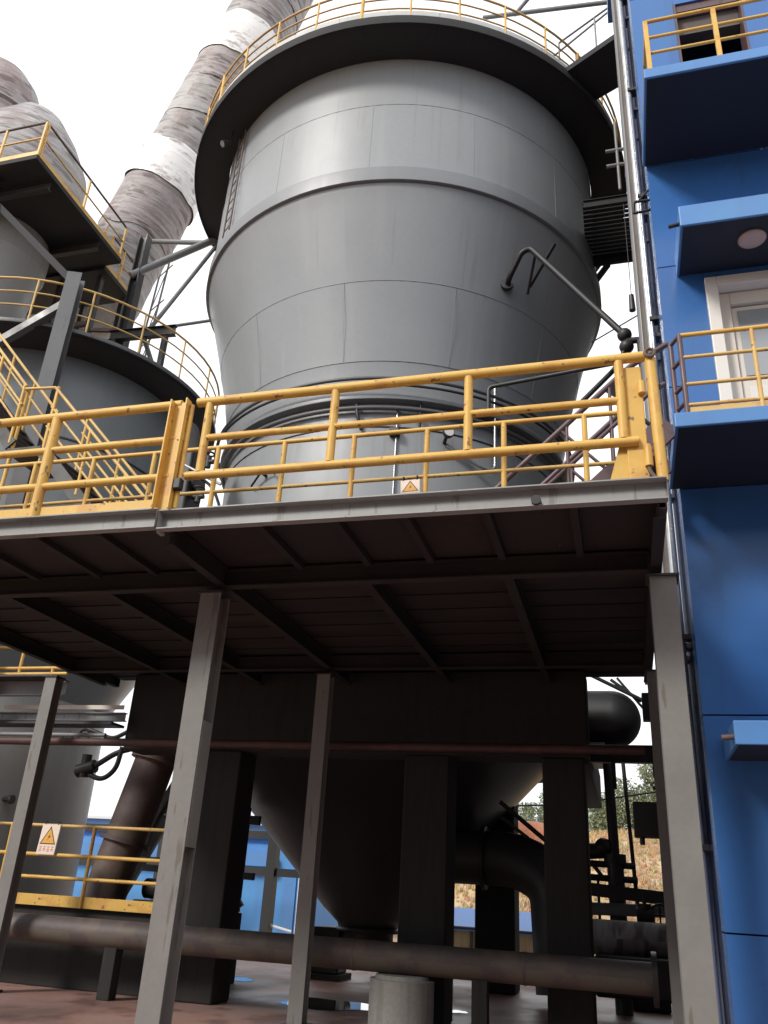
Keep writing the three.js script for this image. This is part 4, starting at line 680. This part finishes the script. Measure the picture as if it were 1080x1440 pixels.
  part(k2, 'beam', prism(rSec(0.1, 0.16), V(-8.9, 2.72, -15.3), V(-6.6, 2.66, -15.3)), M.black); part(k2, 'beam', prism(rSec(0.1, 0.12), V(-8.9, 1.75, -15.3), V(-6.6, 1.7, -15.3)), M.black); part(k2, 'diagonal', prism(rSec(0.12, 0.12), V(-8.5, 1.1, -15.35), V(-6.9, 3.9, -15.35)), M.black); part(k2, 'diagonal', prism(rSec(0.08, 0.08), V(-6.8, 1.2, -15.35), V(-8.0, 2.7, -15.35)), M.black); part(k2, 'tank', cyl(V(-7.6, 2.75, -15.3), V(-7.6, 3.2, -15.3), 0.3, 0.3, 20), M.darkSteel);
  for (const [x, l] of [[-7.25, 'thin black vertical pipe left of the pair behind the low railing'], [-6.95, 'thin black vertical pipe right of the pair behind the low railing']]) solo('standpipe', l, 'pipe', cyl(V(x, 1.1, -15.5), V(x, 2.9, -15.5), 0.06), M.black, 'black standpipes behind the low railing');
}
{ // far blue building
  const t = thing('far_blue_building', 'distant bright blue building behind the hopper and pipes', 'building', [-16, 0, -31]);
  part(t, 'wall', box(-24, -11.0, 0, 3.0, -38, -30), M.farBlue); part(t, 'fascia', box(-24.2, -10.9, 3.003, 3.45, -38, -29.8), M.blueTrim); part(t, 'roof', box(-24.3, -10.8, 3.453, 3.55, -38.2, -29.6), M.sheetWhite); part(t, 'canopy', box(-23.8, -12.2, 2.1, 2.6, -29.99, -29.5), M.blueTrim);
  for (const x of [-12.35, -11.1, -15.8, -19]) part(t, 'downpipe', cyl(V(x, 0, -29.9), V(x, 3.0, -29.9), 0.09, 0.09, 10), M.sheetWhite);
  part(t, 'door', box(-11.75, -11.3, 0.0, 2.0, -29.99, -29.94), M.blueTrim);
  const r = thing('pipe_rack', 'black pipe rack in front of the distant blue building', 'rack', [-14, 0, -27]);
  for (const y of [1.9, 3.0]) part(r, 'beam', prism(rSec(0.16, 0.24), V(-22, y, -27), V(-10.1, y, -27)), M.black); for (const x of [-11.05, -15, -18.5]) part(r, 'post', prism(rSec(0.36, 0.3), V(x, 0, -27), V(x, 3, -27), V(1, 0, 0)), M.black); part(r, 'hand_line', cyl(V(-11.0, 0.4, -27), V(-10.2, 0.25, -27), 0.04), M.sheetWhite);
}

{ // unseen block added behind the viewer to hold back low front skylight
  const t = thing('added_shade_block', 'unseen grey block added behind the viewer to cut low front skylight', 'building', [2, 0, 14]);
  part(t, 'wall', box(-22, 26, 0, 12, 11, 22), M.slate); part(t, 'roof', box(-22.4, 26.4, 12.003, 12.4, 10.6, 22.4), M.greyPipe); part(t, 'plinth', box(-22.02, 26.02, 0, 1.2, 10.95, 10.997), M.concrete);
}
// ---------------------------------------------------------------- lower right: pipework against the field
{
  const d = thing('gooseneck_duct', 'big dark round duct bending down behind the right concrete column', 'duct', [-1.7, 0.3, -16]);
  part(d, 'duct', sweep([V(-3.9, 2.25, -16.2), V(-1.9, 2.25, -16.2), V(-1.25, 1.9, -16.1), V(-1.15, 0.2, -16)], 0.46, 0.6, 28), M.darkSteel); part(d, 'flange', cyl(V(-2.55, 2.25, -16.2), V(-2.48, 2.25, -16.2), 0.54, 0.54, 28), M.black); part(d, 'cleat', merge([prism(rSec(0.08, 0.08), V(-2.2, 3.2, -16), V(-1.3, 2.5, -16)), prism(rSec(0.06, 0.06), V(-2.2, 2.95, -16), V(-1.7, 2.6, -16))]), M.black);
  const h = thing('round_header', 'big dark round header duct under the platform at far right', 'duct', [-0.5, 4, -14]);
part(h, 'header', orient(new THREE.CapsuleGeometry(0.46, 2.0, 10, 28), V(-2.6, 4.34, -14.1), V(0.35, 4.34, -14.1)), M.black); part(h, 'frame', merge([cyl(V(-0.4, 4.95, -13.6), V(0.5, 4.5, -13.7), 0.03), cyl(V(-0.1, 4.9, -13.7), V(0.35, 4.55, -13.7), 0.025), cyl(V(0.0, 4.95, -13.8), V(0.42, 4.4, -13.8), 0.02)]), M.black);
  const s = thing('cable_shelf', 'dark level beam carrying pipes at right under the platform', 'beam', [-0.2, 3.8, -13.6]);
  part(s, 'beam', prism(iSec(0.14, 0.26), V(-1.2, 3.72, -13.6), V(0.6, 3.72, -13.6)), M.black); part(s, 'hanger', rbox(-0.16, -0.1, 3.2, 3.6, -13.62, -13.56, 0.005), M.black); part(s, 'plate', box(-1.0, -0.25, 3.9, 3.93, -16.6, -13.8), M.fascia, 'pale plate seen from below');
  const v = thing('black_standpipe', 'thick black standpipe with cross pipes in front of the dry field', 'pipe', [-0.2, 0, -16]);
  part(v, 'lower_pipe', cyl(V(-0.2, 0, -16), V(-0.22, 2.3, -16), 0.14, 0.14, 16), M.darkSteel); part(v, 'upper_pipe', cyl(V(-0.22, 2.3, -16), V(-0.26, 4.3, -16), 0.09, 0.09, 14), M.black); part(v, 'collar', cyl(V(-0.22, 2.24, -16), V(-0.22, 2.4, -16), 0.19, 0.19, 16), M.black);
  for (const y of [2.22, 2.0]) part(v, 'cross_pipe', cyl(V(-0.9, y + 0.02, -16), V(0.12, y, -16), 0.055), M.black); part(v, 'pump_head', merge([cyl(V(-0.75, 2.42, -16), V(-0.38, 2.45, -16), 0.13), uvBox(new THREE.SphereGeometry(0.16, 14, 10).translate(-0.4, 2.5, -16))]), M.black); part(v, 'brace', cyl(V(-0.62, 2.25, -16), V(-0.4, 1.98, -16), 0.035), M.black);
  for (const x of [-0.52, -0.68]) part(v, 'thin_pipe', cyl(V(x, 1.2, -16), V(x, 2.05, -16), 0.025), M.black);
  solo('thin_standpipe', 'thin black vertical pipe just right of the thick standpipe', 'pipe', merge([cyl(V(0.12, 1.3, -16), V(0.0, 4.3, -16), 0.035), cyl(V(0.06, 2.0, -16), V(0.14, 2.0, -16), 0.06)]), M.black);
  const c = thing('cross_main', 'dark level main with hand wheel valve in front of the field', 'pipe', [0, 1.5, -15]);
  part(c, 'main', prism(rSec(0.2, 0.2), V(-0.95, 1.84, -15.6), V(0.9, 1.72, -15.6)), M.darkSteel); part(c, 'lower_main', cyl(V(-0.9, 1.52, -15.8), V(0.9, 1.56, -15.8), 0.1, 0.1, 14), M.greyPipe);
  part(c, 'valve', merge([cyl(V(0.2, 1.2, -14.6), V(0.2, 1.65, -14.6), 0.1), cyl(V(0.08, 1.48, -14.6), V(0.34, 1.48, -14.6), 0.12), cyl(V(0.2, 1.65, -14.6), V(0.2, 1.8, -14.6), 0.03)]), M.black);
  const w = part(c, 'handwheel', new THREE.TorusGeometry(0.15, 0.02, 8, 28).rotateY(0.5).translate(0.42, 1.5, -14.6), M.black); part(w, 'spokes', merge([cyl(V(0.42, 1.36, -14.6), V(0.42, 1.64, -14.6), 0.014), cyl(V(0.29, 1.5, -14.53), V(0.55, 1.5, -14.67), 0.014)]), M.black);
  const l = thing('lagged_pipe', 'dark lagged pipe lying level below the hand wheel', 'pipe', [-0.2, 1, -14.4]);
  part(l, 'pipe', cyl(V(-0.9, 1.16, -14.3), V(0.9, 1.16, -14.3), 0.24, 0.24, 24), M.clad); part(l, 'tank', rbox(-0.55, 0.6, 0.42, 0.95, -14.7, -13.7, 0.05), M.black);
  solo('floor_box', 'low dark trough standing on the ground under the lagged pipe', 'box', rbox(-0.1, 0.55, 0.02, 0.3, -17.2, -16.6, 0.02), M.black);
  const x = thing('control_box', 'dark control box on a bracket in front of the field', 'box', [0.3, 2.4, -12.3]);
  part(x, 'box', rbox(0.1, 0.62, 2.45, 2.9, -12.5, -12.25, 0.02), M.black); part(x, 'gland', cyl(V(0.2, 2.36, -12.35), V(0.2, 2.45, -12.35), 0.035), M.black); part(x, 'cable', sweep([V(0.52, 2.9, -12.3), V(0.46, 3.1, -12.3), V(0.4, 3.3, -12.3), V(0.45, 3.55, -12.3), V(0.5, 3.7, -12.3)], 0.018, 0.1, 8), M.black); part(x, 'connector', rbox(0.38, 0.52, 3.06, 3.1, -12.33, -12.27, 0.008), M.black);
  solo('lamp_box', 'small dark box under the platform edge at far right', 'box', rbox(0.32, 0.52, 3.98, 4.36, -12.4, -12.2, 0.015), M.black);
  solo('field_wire', 'thin dark wire sagging across the sky above the field', 'wire', sweep([V(-6, 4.3, -30), V(-1.8, 4.55, -30), V(3, 5.35, -30)], 0.03, 1, 6), M.black);
  const sh = thing('low_shed', 'low shed with blue sheet roof at the foot of the dry slope', 'shed', [-4, 0, -27]);
  part(sh, 'wall', box(-6.6, -1.6, 0, 0.66, -29, -27), M.shedWall); const rf = new THREE.BoxGeometry(5.3, 0.05, 2.4).rotateX(0.22).translate(-4.1, 0.92, -28); part(sh, 'roof', uvBox(rf), M.sheet); for (let k = 0; k < 6; k++) part(sh, 'post', box(-6.5 + k * 0.95, -6.42 + k * 0.95, 0, 0.7, -26.96, -26.88), M.bark); part(sh, 'rail', cyl(V(-6.6, 0.72, -26.8), V(-1.6, 0.7, -26.8), 0.04), M.darkSteel);
  solo('low_white_wall', 'low white wall along the far edge of the yard', 'wall', rbox(-9, 1.4, 0, 0.22, -20.4, -20.2, 0.02), M.sheetWhite);
  const bk = thing('bent_bar_rack', 'small bent black bar rack on the ground beyond the columns', 'rack', [-1.6, 0, -17.5]);
  part(bk, 'bar', sweep([V(-2.1, 0.3, -17.6), V(-1.7, 0.34, -17.6), V(-1.4, 0.25, -17.5), V(-1.3, 0.05, -17.4), V(-0.9, 0.03, -17.4)], 0.025, 0.08, 8), M.black); for (let k = 0; k < 4; k++) part(bk, 'wire', cyl(V(-1.32 + k * 0.1, 0.02, -17.4), V(-1.35 + k * 0.1, 0.24, -17.5), 0.012, 0.012, 6), M.black);
}
renderer.render(scene, camera);
